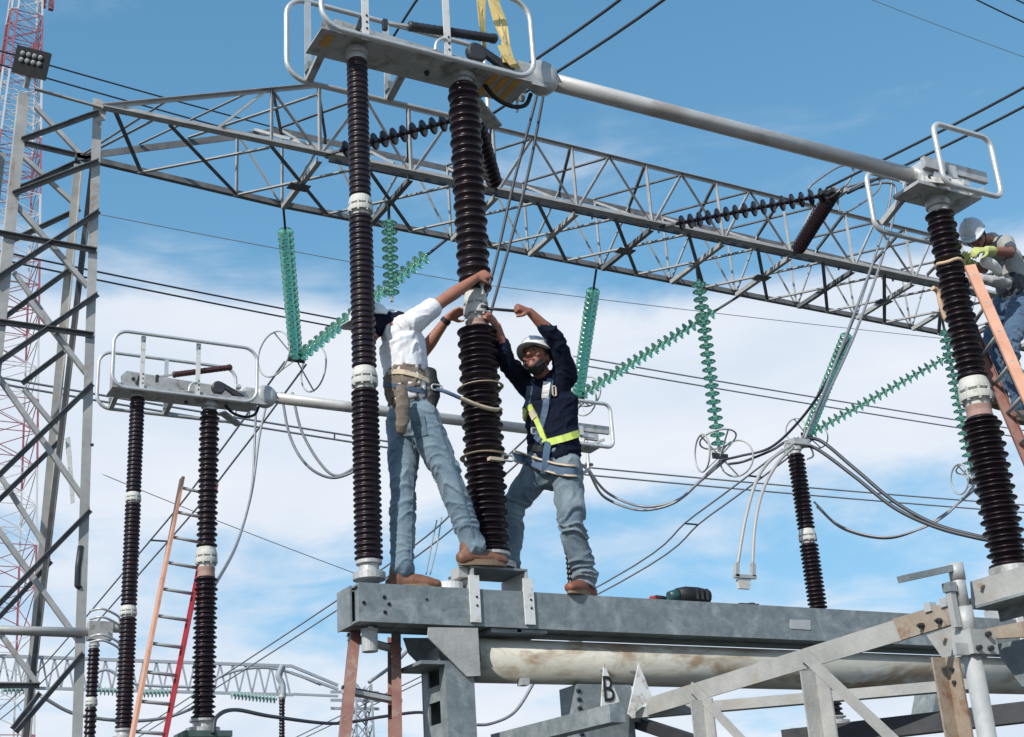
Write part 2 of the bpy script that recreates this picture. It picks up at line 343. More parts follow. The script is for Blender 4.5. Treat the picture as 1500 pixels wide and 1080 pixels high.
for k in range(-2, NB):
    x = PX0 + PITCH * k; xm = x + PITCH / 2; x1 = x + PITCH
    if x < XT + .1: x = XT + .1
    # bottom plane: crossed diagonals meeting at each straight cross strut
    xa, xb = xm - PITCH, xm
    if k >= -1:
        xa = max(xa, XT + .15)
        mem('brace', P(xa, YN + .03, ZB - .03), P(xb, YF - .03, zbf(xb) - .03), .06, None, 1, 1, LATT_SHADE)
        mem('brace', P(xa, YF - .03, zbf(xa) - .06), P(xb, YN + .03, ZB - .06), .048, None, 1, 1)
    if k >= 0:
        # frame at the panel point
        mem('cross_strut', P(x, YN + .05, ZB - .09), P(x, YF - .05, zbf(x) - .09), .075, None, 1, 1, LATT_SHADE if k % 3 == 1 else LATT)
        part('gusset_plate', LATT, g, plate, [P(x - .14, YN - .006, ZB - .02), P(x + .14, YN - .006, ZB - .02), P(x + .10, YN - .006, ZB + .17), P(x - .10, YN - .006, ZB + .17)], (0, .008, 0))
        mem('post', P(x, YN + .02, ZB), P(x, YN + .02, ztn(x)), .06, (0, -1, 0), 1, 1)
        mem('post', P(x, YF - .02, ZB), P(x, YF - .02, ztf(x)), .05, (0, -1, 0), 1, 1)
        # V of diagonals rising from the panel point to the top chords
        for s in (-1, 1):
            xt = x + s * PITCH / 2
            mem('brace', P(x + s * .05, YN + .02, ZB + .06), P(xt, YN + .02, ztn(xt)), .05, (0, -1, 0), 1, 1, LATT_SHADE if s < 0 else LATT)  # left-hand near diagonals get the copy with shade in its colour
            mem('brace', P(x + s * .05, YF - .02, zbf(x) + .05), P(xt, YF - .02, ztf(xt)), .042, (0, -1, 0), 1, 1)
        mem('brace', P(x, YN + .05, ztn(x) - .02), P(xm, YF - .03, ztf(xm) - .02), .045, m=LATT_SHADE)
        mem('brace', P(x, YF - .05, ztf(x) - .05), P(xm, YN + .03, ztn(xm) - .05), .045, m=LATT_SHADE)
        mem('brace', P(x, YN + .05, ZB + .05), P(x, YF - .05, ztf(x) - .1), .04)
    elif k == -1:
        mem('post', P(xm, YN + .02, ZB), P(xm, YN + .02, ztn(xm)), .05, (0, -1, 0))
        mem('post', P(xm, YF - .02, zbf(xm)), P(xm, YF - .02, ztf(xm)), .05, (0, -1, 0))
        mem('brace', P(xm, YN, ztn(xm)), P(PX0, YF, ztf(PX0) - .15), .05, m=LATT_SHADE)
        mem('brace', P(x, YF, ztf(x)), P(PX0, YN, ztn(PX0) - .2), .05)
        mem('brace', P(xm + .3, YF, ztf(xm + .3)), P(PX0 + .1, YN + .02, ZB + .1), .05)
        mem('brace', P(x, YN, ZB + .1), P(xm, YN, ztn(xm)), .04)
    else:
        mem('brace', P(XT + .15, YF, 12.2), P(3.95, YN + .05, ZB), .045)
        mem('brace', P(XT + .15, YN, ZB), P(PX0 - PITCH * 1.5, YF, zbf(4.2)), .06, m=LATT_SHADE)
        mem('brace', P(XT + .1, YF, 12.2), P(4.2, YN, ztn(4.2)), .04)
        mem('brace', P(4.15, YF, ztf(4.15)), P(5.4, YN, ztn(5.4)), .04)
for k in range(-1, NB, 2):                   # gusset plates where the bottom diagonals cross
    x = PX0 + PITCH * (k + 1); c = P(x, (YN + YF) / 2, ZB - .105)
    part('gusset_plate', LATT_SHADE, g, plate, [c + P(-.16, -.1, 0), c + P(.16, -.1, 0), c + P(.16, .1, 0), c + P(-.16, .1, 0)], (0, 0, -.012))
# grating walkway along the near chord
bm = BM(); bar(bm, P(6.6, YN + .22, ZB + .09), P(XE, YN + .22, ZB + .09), .04, .07)
obj('cable_tray', bm, DARK, g)
for k in range(2):
    part('tray_rail', DARK, g, bar, P(6.6, YN + .26 + .12 * k, ZB + .22), P(XE, YN + .26 + .12 * k, ZB + .22), .025, .025)
for k in range(14):
    x = PX0 + .9 + PITCH * .9 * k
    part('tray_stanchion', LATT, g, bar, P(x, YN + .24, ZB + .02), P(x, YN + .24, ZB + .24), .04, .02)

# ------------------------------------------------------------------ left lattice tower
XL = 2.12
tw = thing('lattice_tower', 'tall grey lattice steel tower at the left edge carrying the gantry beam', 'lattice tower', (2.7, 17.1, 0))
def onN(px, py): return Wy(px, py, YN)
def onF(px, py): return Wy(px, py, YF + .25)
legs = [(P(3.24, YN, 12.15), P(3.50, YN - .02, 0), .115, -1, 1), (P(2.17, YN, 12.0), P(1.95, YN - .02, 0), .135, 1, 1),
        (P(3.35, YF + .1, 12.1), P(3.28, YF + 1.4, 0), .11, -1, -1), (P(2.15, YF, 12.0), P(1.95, YF + 1.5, 0), .13, 1, -1)]
for a, b, w_, s1, s2 in legs:
    part('leg', LATT2, tw, angle, a, b, w_, w_ * .12, (0, 1, 0), s1, s2)
part('leg', LATT_SHADE, tw, angle, P(3.24, YN + .1, 11.6), P(3.26, YF + .9, 3.8), .07, .012, (0, 1, 0), -1, -1)
part('step_bolt', DARK, tw, bar, onN(132, 652), onN(137, 652), .03, .03)
def ext(q0, q1, f):                          # carry a traced brace on to the left legs
    a = f(*q0); b = f(*q1); d = a - b; t = (2.02 - a.x) / d.x if abs(d.x) > .05 else 0
    return (a + d * max(0, t) if q0[0] < 12 else a), b
Z5 = lambda x, y: (x / 2.348, 100 + y / 2.348)
Z6 = lambda x, y: (x / 2.075, 560 + y / 2.075)
nearb = [(Z5(70, 245), Z5(335, 150)), (Z5(40, 430), Z5(335, 318)), (Z5(0, 710), Z5(335, 490)), (Z5(0, 1000), Z5(330, 775)), (Z6(0, 270), Z6(275, 3)),
         (Z6(0, 660), Z6(268, 386)), (Z6(40, 1060), Z6(245, 820)), (Z5(25, 570), Z5(330, 625)), (Z5(0, 870), Z5(320, 915)), (Z6(0, 752), Z6(250, 762))]
for a, b in nearb:
    a, b = ext(a, b, onN); part('brace', LATT_SHADE, tw, angle, a + V((0, -.02, 0)), b + V((0, -.02, 0)), .062, .011, (0, -1, 0), 1, 1)
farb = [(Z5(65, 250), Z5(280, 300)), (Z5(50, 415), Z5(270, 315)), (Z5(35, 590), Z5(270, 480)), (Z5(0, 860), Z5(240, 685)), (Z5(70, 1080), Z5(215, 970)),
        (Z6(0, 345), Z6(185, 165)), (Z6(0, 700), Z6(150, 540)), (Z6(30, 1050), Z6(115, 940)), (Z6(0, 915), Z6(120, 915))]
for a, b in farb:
    a, b = ext(a, b, onF); part('brace', LATT_SHADE, tw, angle, a, b, .065, .012, (0, -1, 0), 1, 1)
sideb = [(Z5(120, 130), Z5(280, 300)), (Z5(65, 290), Z5(270, 480)), (Z5(45, 460), Z5(300, 750)), (Z5(45, 700), Z5(230, 960)), (Z5(100, 800), Z5(310, 1070)),
         (Z6(10, 10), Z6(262, 370)), (Z6(70, 20), Z6(185, 160)), (Z6(0, 290), Z6(140, 510)), (Z6(20, 490), Z6(245, 800)), (Z6(0, 770), Z6(110, 920))]
for i, (a, b) in enumerate(sideb):
    f = onF if i in (0, 1, 3, 6, 7, 9) else onN
    a, b = ext(a, b, f); part('brace', LATT, tw, angle, a + V((0, .03, 0)), b + V((0, .03, 0)), .06, .01, (0, 1, 0), 1, 1)
part('brace', LATT, tw, angle, onN(50, 133), onN(148, 160), .05, .01)
part('gusset_plate', LATT2, tw, plate, [onF(118, 222), onF(140, 232), onF(140, 245), onF(120, 248)], (0, .02, 0))
part('gusset_plate', LATT2, tw, plate, [onN(138, 152), onN(156, 158), onN(154, 176), onN(137, 178)], (0, .02, 0))
a = onF(100, 640); b = onF(118, 740)
part('cover_plate', WHITEP, tw, plate, [onF(96, 642), onF(103, 640), onF(110, 735), onF(104, 738)], (0, .03, 0))
part('cable', DARK, tw, sweep, [onN(118, 800), onN(114, 830), onN(113, 858), onN(117, 862)], .035, 6)

# floodlight on the tower top
c0 = onN(40, 110) + V((0, -.3, 0.0))
fl = thing('floodlight', 'black square LED floodlight on top of the left lattice tower', 'floodlight', c0)
ax = (RIGHT * .96 + DOWN * .24).normalized(); nn = (V((.25, -.75, -.45))).normalized(); nn = (nn - ax * nn.dot(ax)).normalized(); uu = nn.cross(ax).normalized()
if uu.z < 0: uu = -uu
def fbox(bm, c, a, b, n, ha, hb, hn):
    add(bm, [c + a * (sx_ * ha) + b * (sy_ * hb) + n * (sz_ * hn) for sz_ in (-1, 1) for sx_, sy_ in ((-1, -1), (1, -1), (1, 1), (-1, 1))],
        [(3, 2, 1, 0), (4, 5, 6, 7), (0, 1, 5, 4), (1, 2, 6, 5), (2, 3, 7, 6), (3, 0, 4, 7)])
part('housing', BLACK, fl, fbox, c0, ax, uu, nn, .215, .18, .05)
for i in range(4):
    for j in range(2):
        c = c0 + ax * (-.12 + .08 * i) + uu * (.09 - .085 * j) + nn * .052
        part('lens', LAMPG, fl, lathe, [(.031, 0), (.033, .01), (.018, .02), (.004, .022)], c, nn, 10)
part('bracket', LATT, fl, bar, c0 - uu * .17, c0 - uu * .34, .06, .05)

# ------------------------------------------------------------------ insulator posts
def shed_profile(h, n, rc, rs, r2=None):
    """n sheds over height h, dropping outwards"""
    p = [(rc, 0)]; pitch = h / n
    for i in range(n):
        z0 = i * pitch; r = rs if (r2 is None or i % 2 == 0) else r2
        p += [(rc, z0 + pitch * .18), (r * .97, z0 + pitch * .30), (r, z0 + pitch * .42), (r * .985, z0 + pitch * .52), (rc * 1.03, z0 + pitch * .86)]
    p.append((rc, h)); return p
def post(label, base, levels, group=None, m=PORC, name='post_insulator'):
    """levels: (kind, height from, height to, shed radius, number of sheds, core radius, second radius)"""
    x, y = base.x, base.y
    t = thing(name, label, 'insulator', base, group)
    for lv in levels:
        k, z0, z1 = lv[0], lv[1], lv[2]; o = V((x, y, min(z0, z1))); h = abs(z1 - z0)
        if k == 'unit':
            bm = BM(); lathe(bm, shed_profile(h, lv[4], lv[5], lv[3], lv[6] if len(lv) > 6 else None), o, (0, 0, 1), 28, True); obj('porcelain_unit', bm, m, t)
        elif k == 'flange':
            r = lv[3]; bm = BM()
            lathe(bm, [(r * .72, 0), (r * .74, h * .2), (r, h * .22), (r * 1.02, h * .3), (r * 1.02, h * .44), (r * .98, h * .47), (r * .8, h * .50), (r * .80, h * .56), (r * .98, h * .58), (r * .96, h * .72), (r * .82, h)], o, (0, 0, 1), 24, False)
            f = obj('flange', bm, CEM, t)
            bm = BM()
            for q in range(8):
                an = q * math.pi / 4 + .2; c = o + V((math.cos(an) * r * .9, math.sin(an) * r * .9, h * .14))
                lathe(bm, [(r * .11, 0), (r * .11, h * .5)], c, (0, 0, 1), 6)
            obj('bolt_ring', bm, GALV, f)
        elif k == 'cap':
            r = lv[3]; part('cap', ALUD if len(lv) < 5 else lv[4], t, lathe, [(r * .8, 0), (r * .82, h * .25), (r, h * .3), (r, h * .62), (r * .86, h * .66), (r * .84, h)], o, (0, 0, 1), 24)
        elif k == 'collar':
            r = lv[3]; part('collar', COLLAR, t, lathe, [(r, 0), (r * .95, h * .5), (r, h)], o, (0, 0, 1), 24)
        elif k == 'base':
            r = lv[3]; part('base_flange', ALUD, t, lathe, [(r * 1.25, 0), (r * 1.25, h * .35), (r * .8, h * .4), (r * .75, h * .8), (r, h * .82), (r, h)], o, (0, 0, 1), 24)
    return t
def zs(b, *pys): return [zat(b.x, b.y, p) for p in pys]
YP = 7.03
B1 = Wy(541, 850, YP); z = zs(B1, 850, 822, 572, 540, 318, 290, 90, 68)
s1 = pr(V((B1.x, B1.y, 5)))[2] / F
post('slender dark post insulator of three units at the beam end, before the first worker', B1,
     [('base', z[0], z[1], 18 * s1), ('unit', z[1], z[2], 20 * s1, 30, 16 * s1), ('flange', z[2], z[3], 19 * s1), ('unit', z[3], z[4], 18.3 * s1, 27, 15.6 * s1),
      ('flange', z[4], z[5], 19 * s1), ('unit', z[5], z[6], 17 * s1, 25, 14.6 * s1), ('cap', z[6], z[7] + .02, 18 * s1)])
B2 = Wy(719, 836, YP); z = zs(B2, 836, 812, 482, 472, 452, 428, 126, 104)
s2 = pr(V((B2.x, B2.y, 5)))[2] / F
post('thick dark brown post insulator between the two workers, arms reaching to its pale joint', B2,
     [('base', z[0], z[1], 28 * s2), ('unit', z[1], z[2], 30 * s2, 37, 21 * s2, 26.5 * s2), ('collar', z[2], z[3], 17 * s2), ('flange', z[3] - .0, z[5], 18.5 * s2),
      ('unit', z[5], z[6], 25.8 * s2, 26, 18 * s2, 23.6 * s2), ('cap', z[6], z[7], 20 * s2)])
B3 = Wy(1482, 842, YP); B3.z = B2.z; z = [B3.z] + zs(B3, 832, 612, 596, 556, 312, 292)
s3 = pr(V((B3.x, B3.y, 5)))[2] / F
post('thick dark brown post insulator under the right jaw, beside the worker on the ladder', B3,
     [('base', z[0], z[1], 30 * s3), ('unit', z[1], z[2], 29 * s3, 28, 19 * s3, 24 * s3), ('collar', z[2], z[3], 19 * s3), ('flange', z[3], z[4], 24 * s3),
      ('unit', z[4], z[5], 23 * s3, 29, 15 * s3, 20 * s3), ('cap', z[5], z[6] + .03, 19 * s3)])
# back phase, a copy of the same switch 6.7 m behind
DX, DY = .25, 6.68
B4 = V((B1.x + DX, B1.y + DY, zat(B1.x + DX, B1.y + DY, 1085))); z = zs(B4, 1085, 1068, 905, 888, 738, 722, 583, 572)
s4 = pr(V((B4.x, B4.y, 5)))[2] / F
post('slender dark post insulator left of the orange ladder, under the back switch', B4,
     [('base', z[0], z[1], 12 * s4), ('unit', z[1], z[2], 12.5 * s4, 26, 10 * s4), ('flange', z[2], z[3], 12 * s4), ('unit', z[3], z[4], 12 * s4, 24, 10 * s4),
      ('flange', z[4], z[5], 11.5 * s4), ('unit', z[5], z[6], 11.5 * s4, 23, 9.6 * s4), ('cap', z[6], z[7], 12 * s4)])
B5 = V((B2.x + DX, B2.y + DY, zat(B2.x + DX, B2.y + DY, 1074))); z = zs(B5, 1074, 1054, 846, 832, 803, 602, 588)
s5 = pr(V((B5.x, B5.y, 5)))[2] / F
p5 = post('thick dark post insulator right of the red ladder rail, under the back switch', B5,
     [('base', z[0], z[1], 19 * s5), ('unit', z[1], z[2], 17.5 * s5, 29, 12.5 * s5, 15.5 * s5), ('collar', z[2], z[3], 13 * s5), ('flange', z[3], z[4], 16 * s5),
      ('unit', z[4], z[5], 15.6 * s5, 26, 11 * s5, 14 * s5), ('cap', z[5], z[6], 13 * s5)])
part('pedestal', mat('green_steel', (.05, .09, .08), .6, 0, (.08, .12, .11), 6), p5, fbox, B5 - V((0, 0, .03)), V((1, 0, 0)), V((0, 1, 0)), V((0, 0, 1)), .24, .2, .03)
# slim post in the right background with the cable clamp on top
B6 = Wz(1222, 1050, 3.2); B6 = V((11.5, 12.85, 0)); z = zs(B6, 1060, 1050, 893, 797, 776, 666, 648)
s6 = pr(V((B6.x, B6.y, 6)))[2] / F
B6.z = z[0]
p6 = post('slim dark post insulator with cables clamped on top, behind the right beam half', B6,
     [('base', z[0], z[1], 17 * s6), ('unit', z[1], z[2], 14 * s6, 22, 10 * s6), ('unit', z[2], z[3], 14 * s6, 16, 10 * s6), ('flange', z[3], z[4], 13 * s6), ('unit', z[4], z[5], 13 * s6, 18, 9.5 * s6), ('cap', z[5], z[6], 10 * s6)])
for q in ((1150, 1075, 1290, 1045),):
    pass
part('clamp_saddle', ALUD, p6, fbox, Wy(1168, 650, 12.85), V((1, 0, 0)), V((0, 1, 0)), V((0, 0, 1)), .13, .1, .04)
for dx in (-.1, .1):
    part('arcing_horn', ALUD, p6, sweep, catmull([Wy(1168, 650, 12.85) + V((dx * .5, 0, 0)), Wy(1168, 650, 12.85) + V((dx * 2, 0, -.02)), Wy(1168, 650, 12.85) + V((dx * 2.4, 0, -.14)), Wy(1168, 650, 12.85) + V((dx * 1.3, 0, -.2))]), .012, 6)
c = V((B6.x, B6.y, z[0]))
for dy in (-.25, .25):
    part('base_frame', WHITEP, p6, bar, c + V((-.5, dy, -.06)), c + V((.5, dy, -.06)), .06, .08)
for dx in (-.47, -.1, .1, .47):
    part('base_frame', WHITEP, p6, bar, c + V((dx, -.22, -.2)), c + V((dx, -.22, -.10)), .05, .05)
part('base_frame', WHITEP, p6, bar, c + V((-.5, -.25, -.24)), c + V((.5, -.25, -.24)), .06, .05)
part('support_post', GALVB, p6, bar, c + V((0, 0, -.1)), V((c.x, c.y, 0)), .2, .2)
# small post at the lower left with a clamp, and two far ones
B7 = Wy(131, 1085, 15.4); z = zs(B7, 1110, 1036, 1022, 950, 940)
s7 = pr(B7)[2] / F; B7.z = z[0]
p7 = post('short dark post insulator close behind the left tower leg, with a white clamp head', B7,
     [('unit', z[0], z[1], 9 * s7, 9, 7 * s7), ('flange', z[1], z[2], 9 * s7), ('unit', z[2], z[3], 9 * s7, 11, 7 * s7), ('cap', z[3], z[4], 8 * s7)])
hc = Wy(146, 925, 15.4)
part('clamp_head', ALUD, p7, fbox, hc, V((1, 0, 0)), V((0, 1, 0)), V((0, 0, 1)), .13, .07, .1)
part('jaw_pin', ALUD, p7, lathe, [(.05, 0), (.06, .03), (.06, .1), (.03, .13)], hc + V((.12, 0, .05)), (1, 0, 0), 12)
for q in ((900, 0), (912, .0), (938, 0), (946, 0)):
    part('corona_ring', ALU, p7, sweep, catmull([Wy(132, q[0] - 5, 15.2), Wy(150, q[0] - 8, 15.1), Wy(172, q[0] + 2, 15.2), Wy(176, q[0] + 10, 15.4)]), .014, 6)
part('support_post', GALVB, p7, bar, V((B7.x, B7.y, z[0])), V((B7.x, B7.y, 0)), .14, .14)
bt = thing('busbar_tube', 'grey horizontal tube running from the left edge to the clamp head behind the tower leg', 'busbar', Wy(120, 927, 15.4))
part('tube', TUBE, bt, sweep, [Wy(-60, 921, 15.4), Wy(136, 926, 15.4)], .045, 10)
B8 = Wy(413, 1085, 45); z = zs(B8, 1110, 1024, 1018); s8 = pr(B8)[2] / F; B8.z = z[0]
p8 = post('thin dark far post insulator under the right end of the far gantry beam', B8, [('unit', z[0], z[1], 4.6 * s8, 18, 3.6 * s8), ('cap', z[1], z[2], 6 * s8)])
part('support_post', FARS, p8, bar, V((B8.x, B8.y, z[0])), V((B8.x, B8.y, 0)), .2, .2)
B9 = Wy(836, 850, 14); z = zs(B9, 880, 778, 772); s9 = pr(B9)[2] / F; B9.z = z[0]
p9 = post('small blue-black post insulator seen just behind the second worker\'s straight shin', B9, [('unit', z[0], z[1], 5.5 * s9, 14, 4 * s9), ('cap', z[1], z[2], 5 * s9)])
part('support_post', GALVB, p9, bar, V((B9.x, B9.y, z[0])), V((B9.x, B9.y, 0)), .12, .12)
# ------------------------------------------------------------------ switch heads, tubes, jaws
UX, UY, UZ = V((1, 0, 0)), V((0, 1, 0)), V((0, 0, 1))
def switch_head(dx, dy, label, spring_to, sling):
    o = V((dx, dy, 0)); A = lambda px, py, y: Wy(px, py, y) + o
    t = thing('disconnect_switch', label, 'disconnect switch', V((3.4, 7.03, 6.93)) + o)
    q = lambda x, y, z: V((x, y, z)) + o
    # tray: bottom plate with lips
    bm = BM(); plate(bm, [q(2.72, 6.90, 6.945), q(4.28, 6.90, 6.945), q(4.28, 7.20, 6.945), q(2.72, 7.20, 6.945)], (0, 0, .012))
    plate(bm, [q(2.72, 6.90, 6.9575), q(4.28, 6.90, 6.9575), q(4.28, 6.90, 7.0), q(2.72, 6.90, 7.0)], (0, .01, 0))
    obj('tray', bm, ALUD, t)
    part('tray_bolt', DARK, t, lathe, [(.018, 0), (.018, .02), (.01, .03)], q(3.55, 7.08, 6.945), (0, 0, -1), 8)
    # upright mechanism plate behind the springs
    part('mechanism_plate', ALUD, t, plate, [q(2.88, 7.16, 6.96), q(4.36, 7.16, 6.96), q(4.40, 7.16, 7.14), q(4.05, 7.16, 7.20), q(3.5, 7.16, 7.22), q(2.92, 7.16, 7.25), q(2.86, 7.16, 7.18)], (0, .014, 0))
    part('side_plate', ALUD, t, plate, [q(3.95, 6.94, 6.96), q(4.42, 6.94, 6.96), q(4.42, 6.94, 7.08), q(4.25, 6.94, 7.12), q(4.0, 6.94, 7.03)], (0, .012, 0))
    for zz in (2.99, 3.9):
        part('plate_bolt', DARK, t, lathe, [(.02, 0), (.02, .02), (.012, .03)], q(zz, 7.155, 7.16), (0, -1, 0), 8)
    # corona rails
    rail_r = .019
    for name_y, x0, x1, z0, z1 in ((6.85, 2.70, 4.27, 6.93, 7.57), (7.45, 2.68, 4.22, 6.90, 7.56)):
        part('corona_rail', ALU, t, sweep, rrect(q((x0 + x1) / 2, name_y, (z0 + z1) / 2), UX, UZ, (x1 - x0) / 2, (z1 - z0) / 2, .15, 7), rail_r, 10, True)
    for xx in (3.02, 3.62):
        s_ = part('upright_strap', WHITEP, t, bar, q(xx, 6.885, 6.93), q(xx, 6.885, 7.56), .05, .008, (0, 1, 0))
        for zz in (7.02, 7.07, 7.12, 7.5):
            part('hole', HOLE, s_, lathe, [(.008, 0), (.008, .003)], q(xx + .008, 6.880, zz), (0, -1, 0), 8)
    for xx in (2.83, 3.42):
        part('rail_bracket', ALUD, t, bar, q(xx, 7.42, 6.90), q(xx, 7.20, 6.96), .05, .03)
        part('rail_bracket', ALU, t, bar, q(xx, 7.44, 6.91), q(xx, 7.44, 7.02), .05, .012, (0, 1, 0))
        part('spacer_block', GALVB, t, fbox, q(xx, 7.40, 6.985), UX, UY, UZ, .03, .03, .03)
        part('rail_bracket', ALU, t, bar, q(xx, 7.44, 7.02), q(xx, 7.44, 7.56), .045, .012, (0, 1, 0))
    part('strap_hook', ALU, t, sweep, catmull([q(3.52, 6.88, 6.98), q(3.54, 6.88, 7.06), q(3.60, 6.88, 7.10), q(3.64, 6.88, 7.08)]), .012, 6)
    part('latch_pin', DARK, t, bar, q(2.97, 6.9, 7.0), q(3.0, 6.9, 7.10), .03, .03)
    # counterbalance spring tube with its rod
    a, b = q(3.36, 6.95, 7.18), q(*spring_to)
    d = (b - a).normalized()
    bm = BM(); lathe(bm, [(.02, 0), (.036, .01), (.036, .03), (.031, .04)] + [(.031 + (.003 if k % 2 else 0), .04 + k * .022) for k in range(1, 27)] + [(.036, .64), (.036, .665), (.02, .68)], a, d, 16, True)
    obj('spring_tube', bm, DARK if not dx else PORCR, t)
    part('spring_rod', GALV, t, bar, a, a - d * .17, .018, .018)
    part('rod_end', DARK, t, bar, a - d * .17 + V((0, 0, .02)), a - d * .17 - V((0, 0, .06)), .03, .03)
    # hinge gear, dome, jaw pieces
    bm = BM(); lathe(bm, [(.06, 0), (.075, .01), (.075, .05), (.06, .06)], q(3.86, 6.90, 7.085), (0, 1, 0), 16); obj('gear_wheel', bm, DARK, t)
    part('crank_arm', DARK, t, plate, [q(3.84, 6.91, 7.13), q(3.9, 6.91, 7.15), q(4.15, 6.91, 7.03), q(4.13, 6.91, 6.97)], (0, .04, 0))
    bm = BM(); lathe(bm, [(.05, 0), (.10, .01), (.125, .04), (.13, .08), (.125, .12), (.09, .15)], q(4.42, 6.93, 7.08), (0, 1, 0), 24, True); obj('hinge_dome', bm, ALUD, t)
    part('hinge_block', ALU, t, fbox, q(4.28, 7.02, 7.08), UX, UY, UZ, .10, .055, .07)
    part('hinge_pin', ALU, t, lathe, [(.03, 0), (.035, .02), (.02, .05)], q(4.08, 6.93, 7.12), (0, -1, 0), 10)
    part('flexible_lead', BLACK, t, sweep, catmull([q(3.98, 7.06, 6.94), q(4.08, 7.08, 6.87), q(4.22, 7.10, 6.85), q(4.33, 7.10, 6.89), q(4.37, 7.08, 6.98)]), .016, 8)
    part('lead_bracket', ALUD, t, bar, q(4.0, 7.25, 6.93), q(4.25, 7.40, 6.86), .10, .02)
    part('lead_bracket', ALU, t, bar, q(4.28, 7.12, 6.95), q(4.28, 7.14, 6.84), .025, .01)
    if not dx:
        for k in range(3):
            part('warning_stripe', STRIPE, t, plate, [q(3.98 + k * .085, 6.92, 6.9445), q(4.03 + k * .085, 6.92, 6.9445), q(4.03 + k * .085, 7.18, 6.9445), q(3.98 + k * .085, 7.18, 6.9445)], (0, 0, -.003))
        part('warning_stripe', STRIPE, t, plate, [q(2.77, 6.95, 6.9445), q(2.83, 6.95, 6.9445), q(2.83, 7.08, 6.9445), q(2.77, 7.08, 6.9445)], (0, 0, -.003))
    # moving arm
    tb = thing('switch_tube', 'long grey contact tube ' + ('slanting across the upper sky to the right' if not dx else 'passing level behind the two workers'), 'contact tube', q(4.3, 7.03, 7.08))
    part('tube', TUBE, tb, sweep, [q(4.30, 7.03, 7.09), q(6.2, 7.03, 7.085), q(8.0, 7.03, 7.08)], .064, 24)
    part('tip', ALU, tb, lathe, [(.066, 0), (.07, .02), (.07, .1), (.05, .14)], q(7.96, 7.03, 7.08), (1, 0, 0), 20)
    # receiving jaw
    q = (lambda x, y, z: V((x + (.16 if dx else 0), y, z)) + o)
    j = thing('switch_jaw', 'aluminium receiving jaw with corona ring ' + ('at the right end of the near contact tube' if not dx else 'half hidden behind the second worker'), 'switch jaw', q(8.2, 7.03, 6.9))
    part('corona_ring', ALU, j, sweep, rrect(q(8.33, 6.72, 7.13), UX, UZ, .33, .285, .09, 6), .024, 10, True)
    part('corona_ring', ALU, j, sweep, rrect(q(8.30, 7.42, 7.02), UX, UZ, .42, .285, .10, 6), .022, 10, True)
    part('jaw_body', ALU, j, fbox, q(8.10, 7.03, 7.06), UX, UY, UZ, .10, .12, .10)
    part('jaw_body', ALUD, j, fbox, q(8.22, 6.98, 7.10), UX, UY, UZ, .06, .06, .12)
    for dy_ in (-.14, .12):
        part('contact_finger', ALUD, j, fbox, q(8.36, 7.03 + dy_, 7.13), UX, UY, UZ, .36, .022, .05)
    part('mounting_plate', ALUD, j, fbox, q(8.25, 7.03, 6.925), UX, UY, UZ, .36, .15, .015)
    part('mounting_plate', ALUD, j, fbox, q(8.30, 7.10, 6.97), UX, UY, UZ, .22, .05, .028)
    part('contact_finger', ALU, j, fbox, q(8.30, 6.90, 7.04), UX, UY, UZ, .20, .016, .03)
    part('finger_clamp', ALU, j, fbox, q(8.28, 6.86, 7.07), UX, UY, UZ, .03, .03, .06)
    part('ring_arm', ALUD, j, bar, q(8.0, 6.95, 7.0), q(8.25, 6.74, 6.90), .05, .05)
    part('ring_arm', ALUD, j, bar, q(8.0, 7.1, 6.97), q(7.95, 7.40, 6.80), .05, .05)
    part('jaw_bolt', DARK, j, lathe, [(.03, 0), (.03, .03)], q(8.2, 6.92, 7.14), (0, -1, 0), 8)
    part('jaw_bolt', DARK, j, lathe, [(.025, 0), (.025, .03)], q(8.05, 6.91, 7.0), (0, -1, 0), 8)
    part('stop_arm', GALV, j, bar, q(8.45, 6.9, 6.92), q(8.62, 6.85, 6.99), .03, .03)
    for k in range(3):
        part('spring_clip', DARK, j, fbox, q(7.95 + .09 * k, 6.99, 6.96), UX, UY, UZ, .025, .05, .025)
switch_head(0, 0, 'aluminium switch head with long corona rails on the near posts, above the two workers', (4.1, 6.93, 7.26), True)
switch_head(DX, DY, 'aluminium switch head with corona rails on the back posts, left of the workers', (3.95, 6.95, 7.34), False)

# yellow lifting sling
sl = thing('lifting_sling', 'yellow webbing sling holding the near switch head from above', 'sling', Wy(735, 100, 7.0))
def band(bm, pts, wv, th):
    for a, b in zip(pts, pts[1:]): pass
    n = len(pts); wv = [V(x) for x in (wv if isinstance(wv, list) else [wv] * n)]; th = V(th); rows = []
    for p, w_ in zip(pts, wv): rows.append([bm.verts.new(V(p) + a * w_ + b * th) for a, b in ((-.5, 0), (.5, 0), (.5, 1), (-.5, 1))])
    for A, B in zip(rows, rows[1:]):
        for k in range(4): bm.faces.new((A[k], A[(k + 1) % 4], B[(k + 1) % 4], B[k]))
    bm.faces.new(rows[0][::-1]); bm.faces.new(rows[-1])
part('strap', YEL, sl, band, [Wy(702, -260, 7.0), Wy(705, 0, 7.0), Wy(706, 30, 7.0), Wy(710, 70, 7.0)], [(.075, 0, 0), (.07, 0, 0), (.06, .02, 0), (.05, .03, 0)], (0, .006, 0))
part('strap', YEL, sl, band, [Wy(712, -260, 6.97), Wy(723, 0, 6.97), Wy(733, 32, 6.95), Wy(741, 62, 6.91), Wy(746, 92, 6.89)], [(.10, 0, 0), (.115, .03, 0), (.10, -.02, 0), (.075, .02, 0), (.085, -.02, 0)], (0, .006, 0))
part('wrap', YEL, sl, band, [Wy(734, 66, 6.875), Wy(741, 80, 6.87), Wy(752, 94, 6.875), Wy(758, 100, 6.93)], [(.05, 0, .02), (.06, 0, .02), (.06, 0, .03), (.05, 0, .03)], (0, .008, 0))
